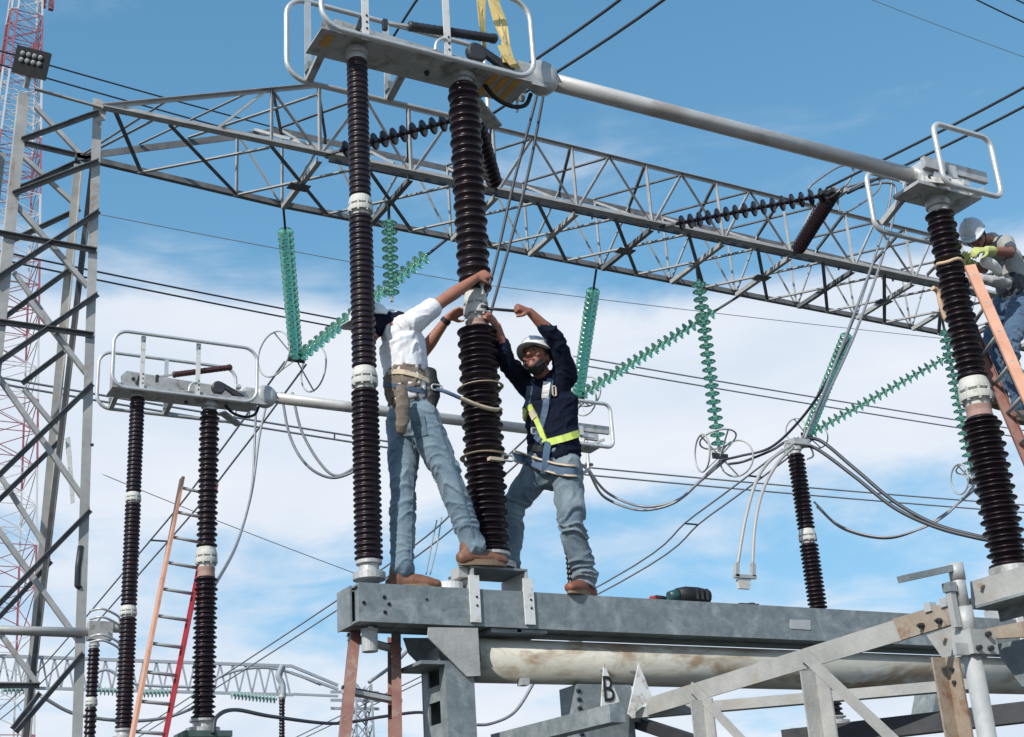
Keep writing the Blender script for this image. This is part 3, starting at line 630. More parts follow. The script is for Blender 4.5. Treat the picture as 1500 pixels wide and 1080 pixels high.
part('stitch_line', TAN, sl, band, [Wy(723, 2, 6.962), Wy(733, 33, 6.942), Wy(741, 62, 6.902)], (.008, 0, 0), (0, -.003, 0))

# ------------------------------------------------------------------ steel beam the workers stand on
YB0, YB1 = 6.90, 7.20
pt = Wy(525, 853, YB0); pb = Wy(525, 910, YB0); ZTOP, ZBOT = pt.z, pb.z; XB = pt.x
be = thing('steel_beam', 'grey galvanised box beam that the two workers stand on', 'steel beam', (XB, 7.05, ZBOT))
th = .012; hB = ZTOP - ZBOT
part('web', GALVB, be, fbox, V((XB + 4.2, YB0 + th / 2, (ZTOP + ZBOT) / 2)), UX, UZ, UY, 4.2, hB / 2, th / 2)
part('web', GALVB, be, fbox, V((XB + 4.2, YB1 - th / 2, (ZTOP + ZBOT) / 2)), UX, UZ, UY, 4.2, hB / 2, th / 2)
part('flange', GALVB, be, fbox, V((XB + 4.2, YB0 + .06 + th, ZTOP - th / 2 - .002)), UX, UY, UZ, 4.2, .06, th / 2)
part('flange', GALVB, be, fbox, V((XB + 4.2, YB1 - .06 - th, ZTOP - th / 2 - .002)), UX, UY, UZ, 4.2, .06, th / 2)
part('flange', GALVB, be, fbox, V((XB + 4.2, YB0 + .06 + th, ZBOT + th / 2 + .002)), UX, UY, UZ, 4.2, .06, th / 2)
part('flange', GALVB, be, fbox, V((XB + 4.2, YB1 - .06 - th, ZBOT + th / 2 + .002)), UX, UY, UZ, 4.2, .06, th / 2)
part('end_plate', GALVB, be, fbox, V((XB + .02, YB0 + .055, (ZTOP + ZBOT) / 2)), UY, UZ, UX, .038, hB / 2 - .003, .005)
part('end_plate', GALVB, be, fbox, V((XB - .004, 7.10, (ZTOP + ZBOT) / 2)), UY, UZ, UX, .099, hB / 2 + .004, .005)
def bolt(px, py, y, m=HOLE, r=.011, par=None):
    part('bolt_hole' if m is HOLE else 'bolt', m, par or be, lathe, [(r, 0), (r, .004 if m is HOLE else .018)], Wy(px, py, y), (0, -1, 0), 8)
for q_ in ((563, 875), (570, 885), (564, 897), (533, 883), (625, 878)): bolt(*q_, YB0 - .001, r=.011 if q_[0] != 625 else .007)
part('name_plate', GALV, be, plate, [Wy(1157, 908, YB0), Wy(1187, 909, YB0), Wy(1187, 923, YB0), Wy(1157, 921, YB0)], (0, -.004, 0))
part('drain_pipe', GALV, be, lathe, [(.045, 0), (.045, .11), (.05, .115), (.05, .125), (.03, .13)], Wy(542, 955, 7.03), (0, 0, 1), 18)
# bracket straddling the beam under the thick post
xk0, xk1 = Wy(690, 880, YB0).x, Wy(778, 880, YB0).x; zk = B2.z - .012
part('bracket_plate', GALVB, be, fbox, V(((xk0 + xk1) / 2, 7.05, zk - .006)), UX, UY, UZ, (xk1 - xk0) / 2 - .01, .15, .006)
for xx in (xk0 + .02, xk1 - .02):
    st = part('bracket_strap', WHITEP, be, bar, V((xx, YB0 - .009, ZBOT + .02)), V((xx, YB0 - .009, zk - .06)), .065, .012, (0, 1, 0))
    part('bracket_strap', WHITEP, be, bar, V((xx, YB1 + .009, ZBOT + .02)), V((xx, YB1 + .009, zk - .06)), .065, .012, (0, 1, 0))
    part('bracket_side', GALV, be, fbox, V((xx, 7.05, zk - .075)), UY, UZ, UX, .155, .058, .006)
    for zz in (ZTOP - .05, ZTOP - .10):
        part('bolt_hole', HOLE, be, lathe, [(.007, 0), (.007, .003)], V((xx + .01, YB0 - .0155, zz)), (0, -1, 0), 8)
part('bracket_plate', GALVB, be, fbox, V((B3.x, 7.05, zk - .006)), UX, UY, UZ, .17, .15, .006)
for xx in (B3.x - .17, B3.x + .17):
    part('bracket_side', GALV, be, fbox, V((xx, 7.05, zk - .075)), UY, UZ, UX, .155, .058, .006)
    part('bracket_strap', WHITEP, be, bar, V((xx, YB0 - .009, ZBOT + .02)), V((xx, YB0 - .009, zk - .06)), .065, .012, (0, 1, 0))
part('collar_ring', WHITEP, be, lathe, [(.06, 0), (.085, .01), (.085, .05), (.06, .055)], V((xk0 - .08, 7.02, ZTOP)), (0, 0, 1), 20)
part('lifting_lug', GALV, be, fbox, V((xk0 - .02, 6.99, zk - .03)), UX, UY, UZ, .03, .05, .03)
# saddles on top of the pipe
for px in (732, 770, 1020, 1260):
    part('saddle_plate', GALVB, be, fbox, Wy(px, 925, 7.0) + V((0, .05, -.012)), UX, UY, UZ, .10, .13, .012)

# pipe under the beam
pc0, pc1 = Wy(745, 969, 7.08), Wy(1350, 984, 7.08)
rp_ = .5 * (Wy(740, 937, 7.08) - Wy(740, 1001, 7.08)).length
pi_ = thing('support_pipe', 'round pale pipe with peeling rust-stained paint under the beam', 'pipe', pc0)
part('pipe', PIPE, pi_, sweep, [V((Wy(690, 969, 7.08).x, 7.08, pc0.z)), V((5.5, 7.08, pc0.z)), V((9.6, 7.08, pc0.z))], rp_, 40)
for px in (757, 1180):
    part('drain_stub', GALV, pi_, fbox, V((Wy(px, 1003, 7.08).x, 7.0, pc0.z - rp_ - .005)), UX, UY, UZ, .025, .03, .02)

# support column at the left end of the pipe
cx0, cx1 = Wy(655, 1040, 6.92), Wy(697, 1040, 6.92)
co = thing('support_column', 'grey steel column with rectangular holes carrying the left end of the pipe', 'steel column', V((cx0.x, 7.08, 0)))
xa_, xb_ = cx0.x, cx1.x
part('front_face', GALVB, co, fbox, V(((xa_ + xb_) / 2, 6.926, 1.45)), UX, UZ, UY, (xb_ - xa_) / 2, 1.45, .006)
part('back_face', GALVB, co, fbox, V(((xa_ + xb_) / 2, 7.23, 1.45)), UX, UZ, UY, (xb_ - xa_) / 2, 1.45, .006)
part('side_face', GALVB, co, fbox, V((xb_ - .007, 7.08, 1.448)), UY, UZ, UX, .143, 1.448, .006)
sf = BM()                                     # left side with the row of rectangular holes left open
zz = 0.0; hz = .21
y0s, y1s = 6.935, 7.222
box(sf, (xa_ + .001, y0s, 0), (xa_ + .012, y0s + .07, 2.9)); box(sf, (xa_ + .001, y1s - .07, 0), (xa_ + .012, y1s, 2.9))
k = 0
ztops = [Wx(648, 968, xa_).z - hz * k for k in range(14)]
for zt_ in ztops:
    box(sf, (xa_ + .001, y0s + .07, zt_ - .002), (xa_ + .012, y1s - .07, zt_ + .085))
obj('side_face', sf, GALVB, co)
part('gusset_plate', FRAME, co, plate, [Wy(628, 919, 6.90), Wy(700, 920, 6.90), Wy(704, 990, 6.90), Wy(684, 991, 6.90), Wy(627, 934, 6.90)], (0, .012, 0))
part('gusset_plate', GALVB, co, plate, [Wy(590, 935, 7.24), Wy(660, 935, 7.24), Wy(662, 1010, 7.24), Wy(640, 1000, 7.24), Wy(598, 958, 7.24)], (0, -.012, 0))
part('cap_plate', GALVB, co, fbox, V(((xa_ + xb_) / 2 - .05, 7.08, 2.91)), UX, UY, UZ, (xb_ - xa_) / 2 + .1, .16, .01)

# second column below the pipe and the truss frame that comes towards the camera
c2 = thing('support_column', 'grey column stub under the middle of the pipe behind the letter plate', 'steel column', V((Wy(885, 1040, 7.1).x, 7.1, 0)))
x0_, x1_ = Wy(847, 1025, 7.0).x, Wy(925, 1025, 7.0).x
part('shaft', GALVB, c2, fbox, V(((x0_ + x1_) / 2, 7.1, 1.41)), UX, UY, UZ, (x1_ - x0_) / 2, .11, 1.41)
for k in range(7):
    part('bolt', DARK, c2, lathe, [(.012, 0), (.012, .02)], V((x0_ + .01, 6.99, 2.78 - k * .05)), (-1, 0, 0), 6)
XC = 4.69
fr = thing('truss_frame', 'dusty pale steel truss frame in the lower right, coming towards the camera', 'steel frame', V((XC, 5.3, 2.4)))
def onC(px, py, dx=0): return Wx(px, py, XC + dx)
def strip(bm, t0, t1, b1, b0, thick):        # four photo corners on the truss plane
    plate(bm, [onC(*t0), onC(*t1), onC(*b1), onC(*b0)], (thick, 0, 0))
part('top_chord', FRAME, fr, strip, (950, 1022), (1412, 876), (1412, 911), (942, 1050), .012)
tp = [onC(950, 1022), onC(1412, 876)]
part('top_chord_flange', FRAME, fr, plate, [tp[0] + V((.0125, 0, 0)), tp[1] + V((.0125, 0, 0)), tp[1] + V((.11, 0, 0)), tp[0] + V((.11, 0, 0))], (0, 0, -.010))
bp_ = [onC(942, 1050), onC(1412, 911)]
def vert_angle(px, py, w_, m=FRAME, zlow=.4, dx=0, name='post'):
    a = onC(px, py, dx); part(name, m, fr, angle, V((a.x, a.y, zlow)), a, w_, .01, (0, 1, 0), 1, -1)
vert_angle(1194, 984, .10, dx=-.012); vert_angle(1030, 1026, .09, dx=-.012)
part('brace', FRAME, fr, bar, onC(1176, 958, -.02), onC(1330, 1104, -.02), .055, .012, (1, 0, 0))
part('brace', FRAME, fr, bar, onC(1012, 1005, -.02), onC(1110, 1108, -.02), .05, .012, (1, 0, 0))
part('brace', DARK, fr, bar, onC(925, 1056, .05), onC(1120, 1120, .05), .07, .05, (1, 0, 0))
part('brace', FRAME, fr, bar, onC(880, 1046, -.03), onC(925, 1105, -.03), .035, .012, (1, 0, 0))
part('tie', FRAME, fr, bar, Wz(925, 1046, 2.64), Wz(1420, 1003, 2.64), .085, .06)
part('tie', DARK, fr, bar, Wz(1150, 1084, 2.46), Wz(1560, 1037, 2.46), .12, .11)
part('tie', GALVB, fr, bar, Wz(730, 1088, 2.5), Wz(905, 1045, 2.5), .1, .09)
part('joint_plate', GALVB, fr, plate, [onC(862, 1030), onC(925, 1040), onC(935, 1058), onC(880, 1052)], (.03, 0, 0))
# letter plates
y_ = 6.84
f1 = part('letter_plate', WHITEP, fr, plate, [Wy(885, 972, y_), Wy(908, 1028, y_), Wy(881, 1037, y_)], (0, .012, 0))
part('letter_plate', WHITEP, fr, plate, [Wy(936, 972, y_), Wy(956, 1022, y_), Wy(924, 1050, y_), Wy(920, 1046, y_)], (0, .012, 0))
fc = bpy.data.curves.new('letter', 'FONT'); fc.body = 'B'; fc.align_x = 'CENTER'; fc.align_y = 'CENTER'; fc.size = 1; fc.extrude = .01
fo = bpy.data.objects.new('letter', fc); C.objects.link(fo); bpy.context.view_layer.update()
lm = bpy.data.meshes.new_from_object(fo.evaluated_get(bpy.context.evaluated_depsgraph_get())); bpy.data.objects.remove(fo)
zs_ = [v.co.y for v in lm.vertices]; xs_ = [v.co.x for v in lm.vertices]
hL = (Wy(890, 990, y_) - Wy(891, 1027, y_)).length; wL = (Wy(885, 1010, y_) - Wy(900, 1010, y_)).length
bl = BM(); bl.from_mesh(lm); cL = Wy(892, 1009, y_ - .004)
for v in bl.verts:
    x = (v.co.x - (max(xs_) + min(xs_)) / 2) / (max(xs_) - min(xs_)) * wL; z_ = (v.co.y - (max(zs_) + min(zs_)) / 2) / (max(zs_) - min(zs_)) * hL
    v.co = cL + V((x, -v.co.z * .2, z_))
obj('letter', bl, BLACK, f1)
# right-hand end of the frame: splice plates, pipe post, rusty leg
part('splice_plate', RUSTY, fr, strip, (1310, 907), (1396, 881), (1402, 913), (1322, 938), -.010)
for q_ in ((1352, 917), (1378, 910), (1403, 902)):
    part('bolt', DARK, fr, lathe, [(.014, 0), (.014, .02), (.007, .02), (.007, .035)], onC(*q_, -.011), (-1, 0, 0), 6)
part('gusset_plate', FRAME, fr, strip, (1360, 931), (1412, 912), (1404, 960), (1386, 968), -.012)
part('bolt', RUSTY, fr, lathe, [(.012, 0), (.012, .02)], onC(1385, 936, -.013), (-1, 0, 0), 6)
vert_angle(1384, 964, .085, RUSTY, dx=-.02)
for q_ in ((1396, 981), (1399, 1000)):
    part('bolt', DARK, fr, lathe, [(.01, 0), (.01, .012)], onC(*q_, -.03), (-1, 0, 0), 6)
part('splice_channel', FRAME, fr, strip, (1421, 852), (1560, 811), (1560, 850), (1423, 889), .012)
a_, b_ = onC(1423, 889), onC(1560, 850)
part('splice_flange', GALVB, fr, plate, [a_, b_, b_ + V((.16, 0, 0)), a_ + V((.16, 0, 0))], (0, 0, -.012))
part('splice_web', GALVB, fr, plate, [a_ + V((.16, 0, -.012)), b_ + V((.16, 0, -.012)), b_ + V((.16, 0, -.06)), a_ + V((.16, 0, -.06))], (.012, 0, 0))
part('lower_angle', RUSTY, fr, strip, (1440, 922), (1560, 898), (1560, 930), (1446, 936), .05)
part('lower_panel', GALVB, fr, plate, [onC(1452, 945, .3), onC(1560, 925, .3), onC(1560, 1030, .3), onC(1500, 1010, .3)], (.012, 0, 0))
part('stub_column', GALVB, fr, plate, [Wy(1372, 1010, 6.6), Wy(1402, 1003, 6.6), Wy(1402, 1052, 6.6), Wy(1364, 1057, 6.6)], (0, .2, 0))
part('splice_bolt', RUSTY, fr, lathe, [(.012, 0), (.012, .02)], onC(1440, 858, -.003), (-1, 0, 0), 6)
for q_ in ((1363, 890), (1386, 883)):
    part('edge_clip', GALV, fr, fbox, onC(*q_), UX, UY, UZ, .02, .02, .02)
# pipe post with its clamp and pointer arm
pq = Wx(1410, 885, XC - .10)
pp = thing('pipe_post', 'upright grey pipe with clamp and pointer arm in front of the truss frame', 'pipe post', V((pq.x, pq.y, 0)))
zp = lambda py: zat(pq.x, pq.y, py); pd = pr(pq)[2] / F
def tubez(bm, py0, py1, r): lathe(bm, [(r * pd, 0), (r * pd, zp(py0) - zp(py1))], V((pq.x, pq.y, zp(py1))), (0, 0, 1), 20, True)
part('post_top', GALV, pp, tubez, 828, 893, 10); part('post_cap', GALV, pp, tubez, 826, 850, 11.5)
part('sleeve', GALV, pp, tubez, 890, 930, 13); part('post_shaft', GALV, pp, lathe, [(13.5 * pd, 0), (13.5 * pd, zp(958))], V((pq.x, pq.y, 0)), (0, 0, 1), 20, True)
cz = V((pq.x, pq.y, zp(943)))
part('clamp_block', GALV, pp, fbox, cz + V((.03, 0, 0)), UX, UY, UZ, .075, .055, .052)
for dx_, dz_ in ((.05, .03), (.05, -.03), (-.02, -.03)):
    part('clamp_bolt', DARK, pp, lathe, [(.012, 0), (.012, .02)], cz + V((dx_, -.055, dz_)), (0, -1, 0), 6)
part('clamp_ear', GALV, pp, fbox, cz + V((-.08, -.02, -.03)), UX, UY, UZ, .04, .01, .025)
part('pointer_arm', GALVB, pp, bar, Wy(1318, 849, pq.y), Wy(1402, 831, pq.y), .028, .028)
part('side_rod', GALV, pp, bar, V((pq.x - .06, pq.y, zp(920))), V((pq.x - .06, pq.y, zp(858))), .03, .03)
part('rod_cap', GALVB, pp, fbox, V((pq.x - .06, pq.y, zp(862))), UX, UY, UZ, .022, .022, .02)
# ------------------------------------------------------------------ strings of insulator discs
def disc_mesh(r, pitch, m, nm):
    bm = BM()
    lathe(bm, [(r * .20, 0), (r * .26, pitch * .05), (r * .26, pitch * .34), (r * .55, pitch * .42), (r * .98, pitch * .60), (r, pitch * .68), (r * .80, pitch * .74), (r * .28, pitch * .66), (r * .13, pitch * .78), (r * .13, pitch)], (0, 0, 0), (0, 0, 1), 16, True)
    bmesh.ops.recalc_face_normals(bm, faces=bm.faces[:])
    me = bpy.data.meshes.new(nm); bm.to_mesh(me); bm.free(); me.materials.append(m); return me
GD = disc_mesh(.128, .146, GLASS, 'glass_disc'); PD = disc_mesh(.127, .160, PORC, 'porcelain_disc')
def string(label, a, b, glass=True, link0=.3, link1=.12, group=None, rod=False):
    a, b = V(a), V(b); d = (b - a).normalized(); L_ = (b - a).length
    t = thing('glass_insulator_string' if glass else 'porcelain_insulator_string', label, 'insulator string', a, group)
    pitch = .146 if glass else .160; n = int((L_ - link0 - link1) / pitch)
    st = L_ - link1 - n * pitch
    part('hanger_link', WIRE, t, bar, a, a + d * st, .035, .035)
    part('end_link', GALV, t, bar, a + d * (st + n * pitch), b, .05, .04)
    rot = V((0, 0, 1)).rotation_difference(d)
    for k in range(n):
        o = bpy.data.objects.new('glass_disc' if glass else 'porcelain_disc', GD if glass else PD); C.objects.link(o); o.parent = t
        o.location = d * (st + k * pitch); o.rotation_mode = 'QUATERNION'; o.rotation_quaternion = rot
    return t
def vpair(xa, xb, bot, l1, l2, glass=True, za=11.95, ya=None):
    ya = (YF if glass else YN) if ya is None else ya
    return string(l1, V((xa, ya, za)), bot, glass, .45 if glass else .25), string(l2, V((xb, ya, za)), bot, glass, .45 if glass else .25)
def ctr(px, py, x): return Wx(px, py, x)
V1 = ctr(434, 527, 7.86); V2 = ctr(846, 582, 13.72); V3 = ctr(1182, 638, 19.6)
vpair(6.40, 9.3, V1, 'dense green glass string hanging left of the slender near post', 'green glass string slanting from the left yoke behind the slender near post', za=12.02)
vpair(12.14, 15.28, V2, 'dense green glass string hanging just right of the second worker\'s raised arm', 'green glass string slanting up to the right from behind the second worker\'s shoulder', za=11.93)
vpair(18.05, 21.35, V3, 'dense green glass string leaning above the slim right background post', 'green glass string slanting up towards the post beside the third worker', za=11.9)
YM = (YN + YF) / 2
sF = []
for i, (px0, py0, px1, py1, lab, xx) in enumerate(((572, 300, 574, 442, 'upright green glass string above the first worker\'s shoulder, beside the slender post', 7.82),
                                    (1025, 395, 1046, 662, 'upright green glass string with rings at its foot, alone right of centre', 13.69),
                                    (1383, 480, 1414, 700, 'upright green glass string just left of the post beside the third worker', 19.55))):
    top = V((xx, YM, 11.9)); zb = zat(xx, YM, py1)
    string(lab, top, V((xx, YM, zb)), True, .22, .10); sF.append(V((xx, YM, zb)))
# near-side dark strings, pulled towards the camera
W1 = ctr(695, 168, 7.86); W2 = ctr(1219, 284, 13.75)
vpair(6.42, 9.30, W1, 'dark brown disc string seen side on behind the two near posts', 'dark red-brown string seen end on, hanging right of the thick near post', False, 12.0)
vpair(12.36, 15.22, W2, 'dark brown disc string seen side on below the middle of the contact tube', 'dark red-brown string seen end on, slanting below the right half of the contact tube', False, 11.98)
# yokes and grading rings
def yoke(label, c, rings, rr=.24, ax=(1, 0, 0)):
    t = thing('yoke_clamp', label, 'cable clamp', c)
    part('yoke_plate', DARK, t, fbox, c, UX, UZ, UY, .16, .05, .012)
    for k, (off, nx) in enumerate(rings):
        s_, u_ = frame(V(nx)); cc = c + V(off)
        pts_ = [cc + s_ * (rr * math.cos(R(a))) + u_ * (rr * math.sin(R(a))) for a in range(0, 360, 15)]
        f = part('grading_ring', GALV, t, sweep, pts_, .016, 6, True)
        part('ring_spoke', GALV, f, bar, c, cc + u_ * rr, .02, .02)
        part('ring_spoke', GALV, f, bar, c, cc - u_ * rr, .02, .02)
    return t
yoke('cable yoke with open grading rings under the left green glass string', V1, [((-.42, 0, .05), (1, .4, 0)), ((.40, .2, -.05), (1, .2, 0))], .42)
yoke('cable yoke with grading ring behind the second worker', V2, [((.25, 0, .15), (1, .5, .1)), ((.1, -.1, -.1), (1, .3, 0))], .30)
yoke('cable yoke joining the two glass strings above the slim background post', V3, [((.3, 0, 0), (1, .3, .3)), ((-.3, 0, .1), (1, .3, 0))], .25)
for i, lab in enumerate((None, 'clamp with three grading rings under the upright green glass string in clear sky', 'clamp with grading rings left of the post beside the third worker')):
    if lab: yoke(lab, sF[i] - V((0, 0, .08)), [((-.36, 0, .02), (1, -.25, .0)), ((.34, 0, .0), (1, .45, .0)), ((0, 0, .30), (0, .25, 1))], .31 if i == 1 else .28)
for c, lab in ((W1, 'yoke clamp where the two dark strings meet behind the thick near post'), (W2, 'yoke clamp where the two dark strings meet below the contact tube')):
    t = thing('yoke_clamp', lab, 'cable clamp', c); part('yoke_plate', DARK, t, fbox, c, UX, UY, UZ, .18, .08, .02)
    for dx_ in (-.13, .13): part('clamp_bolt', GALV, t, fbox, c + V((dx_, -.1, 0)), UX, UY, UZ, .03, .1, .03)

# ------------------------------------------------------------------ conductors
def wires(name, label, lines, r=.015, m=WIRE, spacers=(), cat='cable', group=None):
    """lines: lists of points of one bundle"""
    ps = [catmull(l, 8) for l in lines]; c = ps[0][0]
    t = thing(name, label, cat, c, group)
    for p in ps: part('wire', m, t, sweep, p, r, 6)
    for f in spacers:
        i = [min(len(p) - 1, int(f * (len(p) - 1))) for p in ps]
        part('spacer', DARK, t, bar, ps[0][i[0]], ps[1][i[1]], .05, .03)
    return t
def tw2(name, label, p, off, **k): return wires(name, label, [p, [V(q) + V(off) for q in p]], **k)
def pY(l): return [Wy(*q) for q in l]
def pD(l): return [Wd(*q) for q in l]
# dead-end conductors towards the camera
tw2('twin_conductor', 'pair of dark overhead conductors running up to the top right corner', [W2 + V((-.2, -.1, 0)), V((13.55, 9.5, 11.05)), V((13.55, 5.5, 10.95)), V((13.55, 1.5, 11.1))], (.42, 0, 0), r=.02, spacers=(.42,))
tw2('twin_conductor', 'pair of dark overhead conductors rising to the top edge above the near contact tube', [W1 + V((-.2, -.1, 0)), V((7.66, 9.5, 10.9)), V((7.66, 5.5, 10.8)), V((7.66, 1.5, 11.0))], (.42, 0, 0), r=.02, spacers=(.36,))
wires('overhead_wire', 'single dark wire rising to the top edge behind the near switch head', [pY([(560, 80, 12), (600, 16, 11), (625, -20, 10.5)])], .016)
# dead-end conductors away to the far left
for c, lab, dz in ((V1, 'pair of grey conductors dropping to the lower left behind the back switch', -2.2), ):
    tw2('twin_conductor', lab, [c + V((-.2, .05, -.05)), c + V((-.2, 4, -.55)), c + V((-.2, 9, -1.0)), c + V((-.2, 26, -1.9)), c + V((-.2, 45, -1.6))], (.4, 0, 0), r=.022, m=WIREL, spacers=(.12, .5))
tw2('twin_conductor', 'pair of grey conductors running down left between the workers\' legs to the beam end', [V2 + V((-.2, .05, -.05)), V2 + V((-.2, 4, -.6)), V2 + V((-.2, 10, -1.3)), V2 + V((-.2, 40, -2.2))], (.4, 0, 0), r=.022, m=WIREL, spacers=(.3,))
tw2('twin_conductor', 'pair of grey conductors running from the slim right post down left behind the second worker', [V3 + V((-.2, .05, -.05)), V3 + V((-.2, 4, -.7)), V3 + V((-.2, 10, -1.5)), V3 + V((-.2, 40, -2.6))], (.4, 0, 0), r=.022, m=WIREL, spacers=(.2, .4))
# jumper drops in front of the gantry
wires('jumper_cable', 'pair of dark cables dropping from the near switch head past the thick post', [pY([(788, 118, 13.45), (784, 150, 13.5), (752, 270, 13.8), (722, 400, 14.0), (690, 500, 14.2)]), pY([(797, 120, 13.35), (794, 150, 13.4), (770, 270, 13.7), (724, 440, 14.0), (700, 520, 14.2)])], .02, WIRE)
wires('jumper_cable', 'pair of grey cables dropping from the contact tube to the slim right background post',
      [pY([(1212, 282, 13.7), (1290, 262, 13.6), (1306, 270, 13.6), (1290, 350, 13.6), (1240, 490, 13.5), (1178, 645, 12.9)]), pY([(1225, 284, 13.7), (1300, 268, 13.6), (1312, 290, 13.6), (1298, 360, 13.6), (1248, 500, 13.5), (1176, 648, 12.9)])], .02, WIREL)
wires('jumper_cable', 'grey cable loops above the end-on red-brown string under the contact tube', [pY([(1186, 285, 13.6), (1188, 272, 13.5), (1230, 244, 13.4), (1250, 248, 13.4), (1240, 270, 13.5), (1215, 290, 13.7)]), pY([(1228, 290, 13.7), (1228, 305, 13.6), (1238, 312, 13.6), (1280, 285, 13.5), (1290, 268, 13.5), (1278, 262, 13.5), (1240, 280, 13.6)])], .017, WIREL)
# slack loops on the far side
Fc = sF[1] - V((0, 0, .15))
wires('slack_cable', 'pair of grey cables sagging from behind the second worker to the ringed clamp', [[V((8.75, 13.75, 6.72)), Wy(862, 690, 15.5), Wy(885, 728, 18.2), Wy(935, 747, 17.8), Wy(985, 738, 17.4), Wy(1020, 710, 17.2), Fc], [V((8.95, 13.75, 6.72)), Wy(860, 684, 15.6), Wy(890, 722, 18.3), Wy(940, 742, 17.9), Wy(992, 733, 17.5), Wy(1026, 705, 17.3), Fc + V((.15, 0, .05))]], .024, WIREL)
wires('slack_cable', 'pair of dark cables curving up from the ringed clamp to the leaning glass string', [[Fc, Wy(1085, 668, 17.0), Wy(1130, 655, 16.5), Wy(1175, 612, 15), Wy(1210, 560, 14.2), Wy(1243, 495, 13.7)], [Fc + V((.15, 0, -.05)), Wy(1090, 676, 17.0), Wy(1130, 660, 16.5), Wy(1150, 648, 14.5), Wy(1168, 646, 13)]], .022, WIRE)
wires('slack_cable', 'pair of thick dark cables sagging from the slim background post to the right post', [pY([(1168, 646, 12.9), (1200, 645, 12.8), (1250, 685, 12.4), (1310, 735, 12), (1370, 768, 11.6), (1430, 785, 11.2), (1470, 792, 11)]), pY([(1170, 655, 12.9), (1195, 657, 12.8), (1250, 697, 12.4), (1310, 744, 12), (1370, 772, 11.6), (1430, 788, 11.2), (1470, 795, 11)])], .024, WIRE)
Ic = sF[2] - V((0, 0, .15))
wires('slack_cable', 'pair of grey cables sagging below the clamp beside the right post', [[Wy(1192, 735, 19), Wy(1230, 770, 18.8), Wy(1290, 787, 18.2), Wy(1340, 778, 17.8), Wy(1385, 755, 17.4), Ic], [Wy(1196, 742, 19), Wy(1235, 775, 18.8), Wy(1295, 789, 18.2), Wy(1345, 776, 17.8), Wy(1388, 750, 17.4), Ic + V((.12, 0, 0))]], .02, WIREL)
wires('slack_cable', 'pair of grey cables hanging in a loop left of the slender near post', [pY([(412, 575, 17.5), (425, 640, 17.5), (450, 682, 17.4), (485, 700, 17.3), (520, 690, 17.2), (545, 670, 17.1)]), pY([(428, 575, 17.5), (442, 632, 17.5), (470, 680, 17.4), (495, 697, 17.3), (530, 677, 17.2), (550, 660, 17.1)])], .02, WIREL)
wires('slack_cable', 'long grey cable hanging from the back contact tube beside the thick back post', [pY([(392, 585, 17), (380, 640, 17), (368, 725, 16.8), (345, 800, 16.4), (312, 860, 16)]), pY([(375, 590, 17), (373, 650, 17), (368, 722, 16.8), (346, 800, 16.4), (313, 862, 16)])], .017, WIREL)
d1 = wires('dropper_cable', 'pair of pale cables hanging above the black tool, ending in a small clamp', [pY([(1160, 652, 12.7), (1128, 675, 12.5), (1108, 705, 12.4), (1092, 760, 12.3), (1080, 830, 12.3)]), pY([(1162, 655, 12.7), (1138, 680, 12.5), (1117, 720, 12.4), (1106, 770, 12.3), (1102, 830, 12.3)])], .021, mat('pale_conductor', (.45, .43, .41), .6, .2))
part('clamp_bar', GALV, d1, bar, Wy(1075, 844, 12.3), Wy(1107, 846, 12.3), .05, .04)
for px in (1079, 1103): part('clamp_sleeve', GALV, d1, bar, Wy(px, 845, 12.3), Wy(px, 826, 12.3), .05, .05)
part('clamp_lug', CEM, d1, plate, [Wy(1081, 848, 12.29), Wy(1100, 849, 12.29), Wy(1099, 863, 12.29), Wy(1083, 862, 12.29)], (0, .04, 0))
# background spans
def far2(label, a, b, gap, Y0, Y1, sag=4, r=.03, m=WIREL, sp=()):
    L1 = []
    for k in range(6):
        t_ = k / 5; x = lerp(a[0], b[0], t_); y = lerp(a[1], b[1], t_) + sag * 4 * t_ * (1 - t_) * .5; L1.append((x, y, lerp(Y0, Y1, t_)))
    p = pY(L1)
    if not gap: return wires('overhead_wire', label, [p], r, m)
    q_ = pY([(x, y + gap, Y) for x, y, Y in L1]); return wires('twin_conductor', label, [p, q_], r, m, sp)
far2('pair of dark background wires slanting from the top left across the left gantry end', (-30, 66), (470, 205), 20, 24, 27, r=.018, m=WIRE)
far2('pair of dark background wires running from the left tower to the slender near post', (-30, 362), (560, 480), 12, 26, 30, r=.021, m=WIRE)
far2('pair of grey background wires crossing clear sky right of the second worker', (840, 522), (1540, 637), 11, 30, 30, r=.022)
far2('pair of grey background wires at the second worker\'s belt height', (830, 682), (1540, 743), 11, 38, 38, r=.03)
far2('pair of grey background wires passing behind the back switch', (-30, 548), (620, 655), 9, 34, 36, r=.03, sp=(.8,))
far2('faint thin wire across the blue sky left of the slender post', (140, 313), (720, 420), 0, 55, 55, r=.02)
far2('faint thin wire across the sky behind the middle of the gantry', (715, 418), (1400, 498), 0, 55, 55, r=.02)
far2('dark wire crossing the top right corner', (1400, -16), (1540, 50), 0, 16, 16, r=.018, m=WIRE)
far2('short dark wire at the very top right corner', (1470, -10), (1560, 30), 0, 16, 16, r=.018, m=WIRE)
far2('faint thin wire in the upper right sky', (1240, -15), (1560, 105), 0, 60, 60, r=.025)
far2('faint thin wire low in the left sky', (150, 695), (520, 840), 0, 60, 60, r=.02)
wires('hanging_wire', 'pair of thin hanging wires between the first worker\'s shins', [pY([(640, 762, 22), (632, 800, 22), (624, 842, 22)]), pY([(647, 758, 22), (640, 800, 22), (630, 842, 22)])], .012, WIREL)
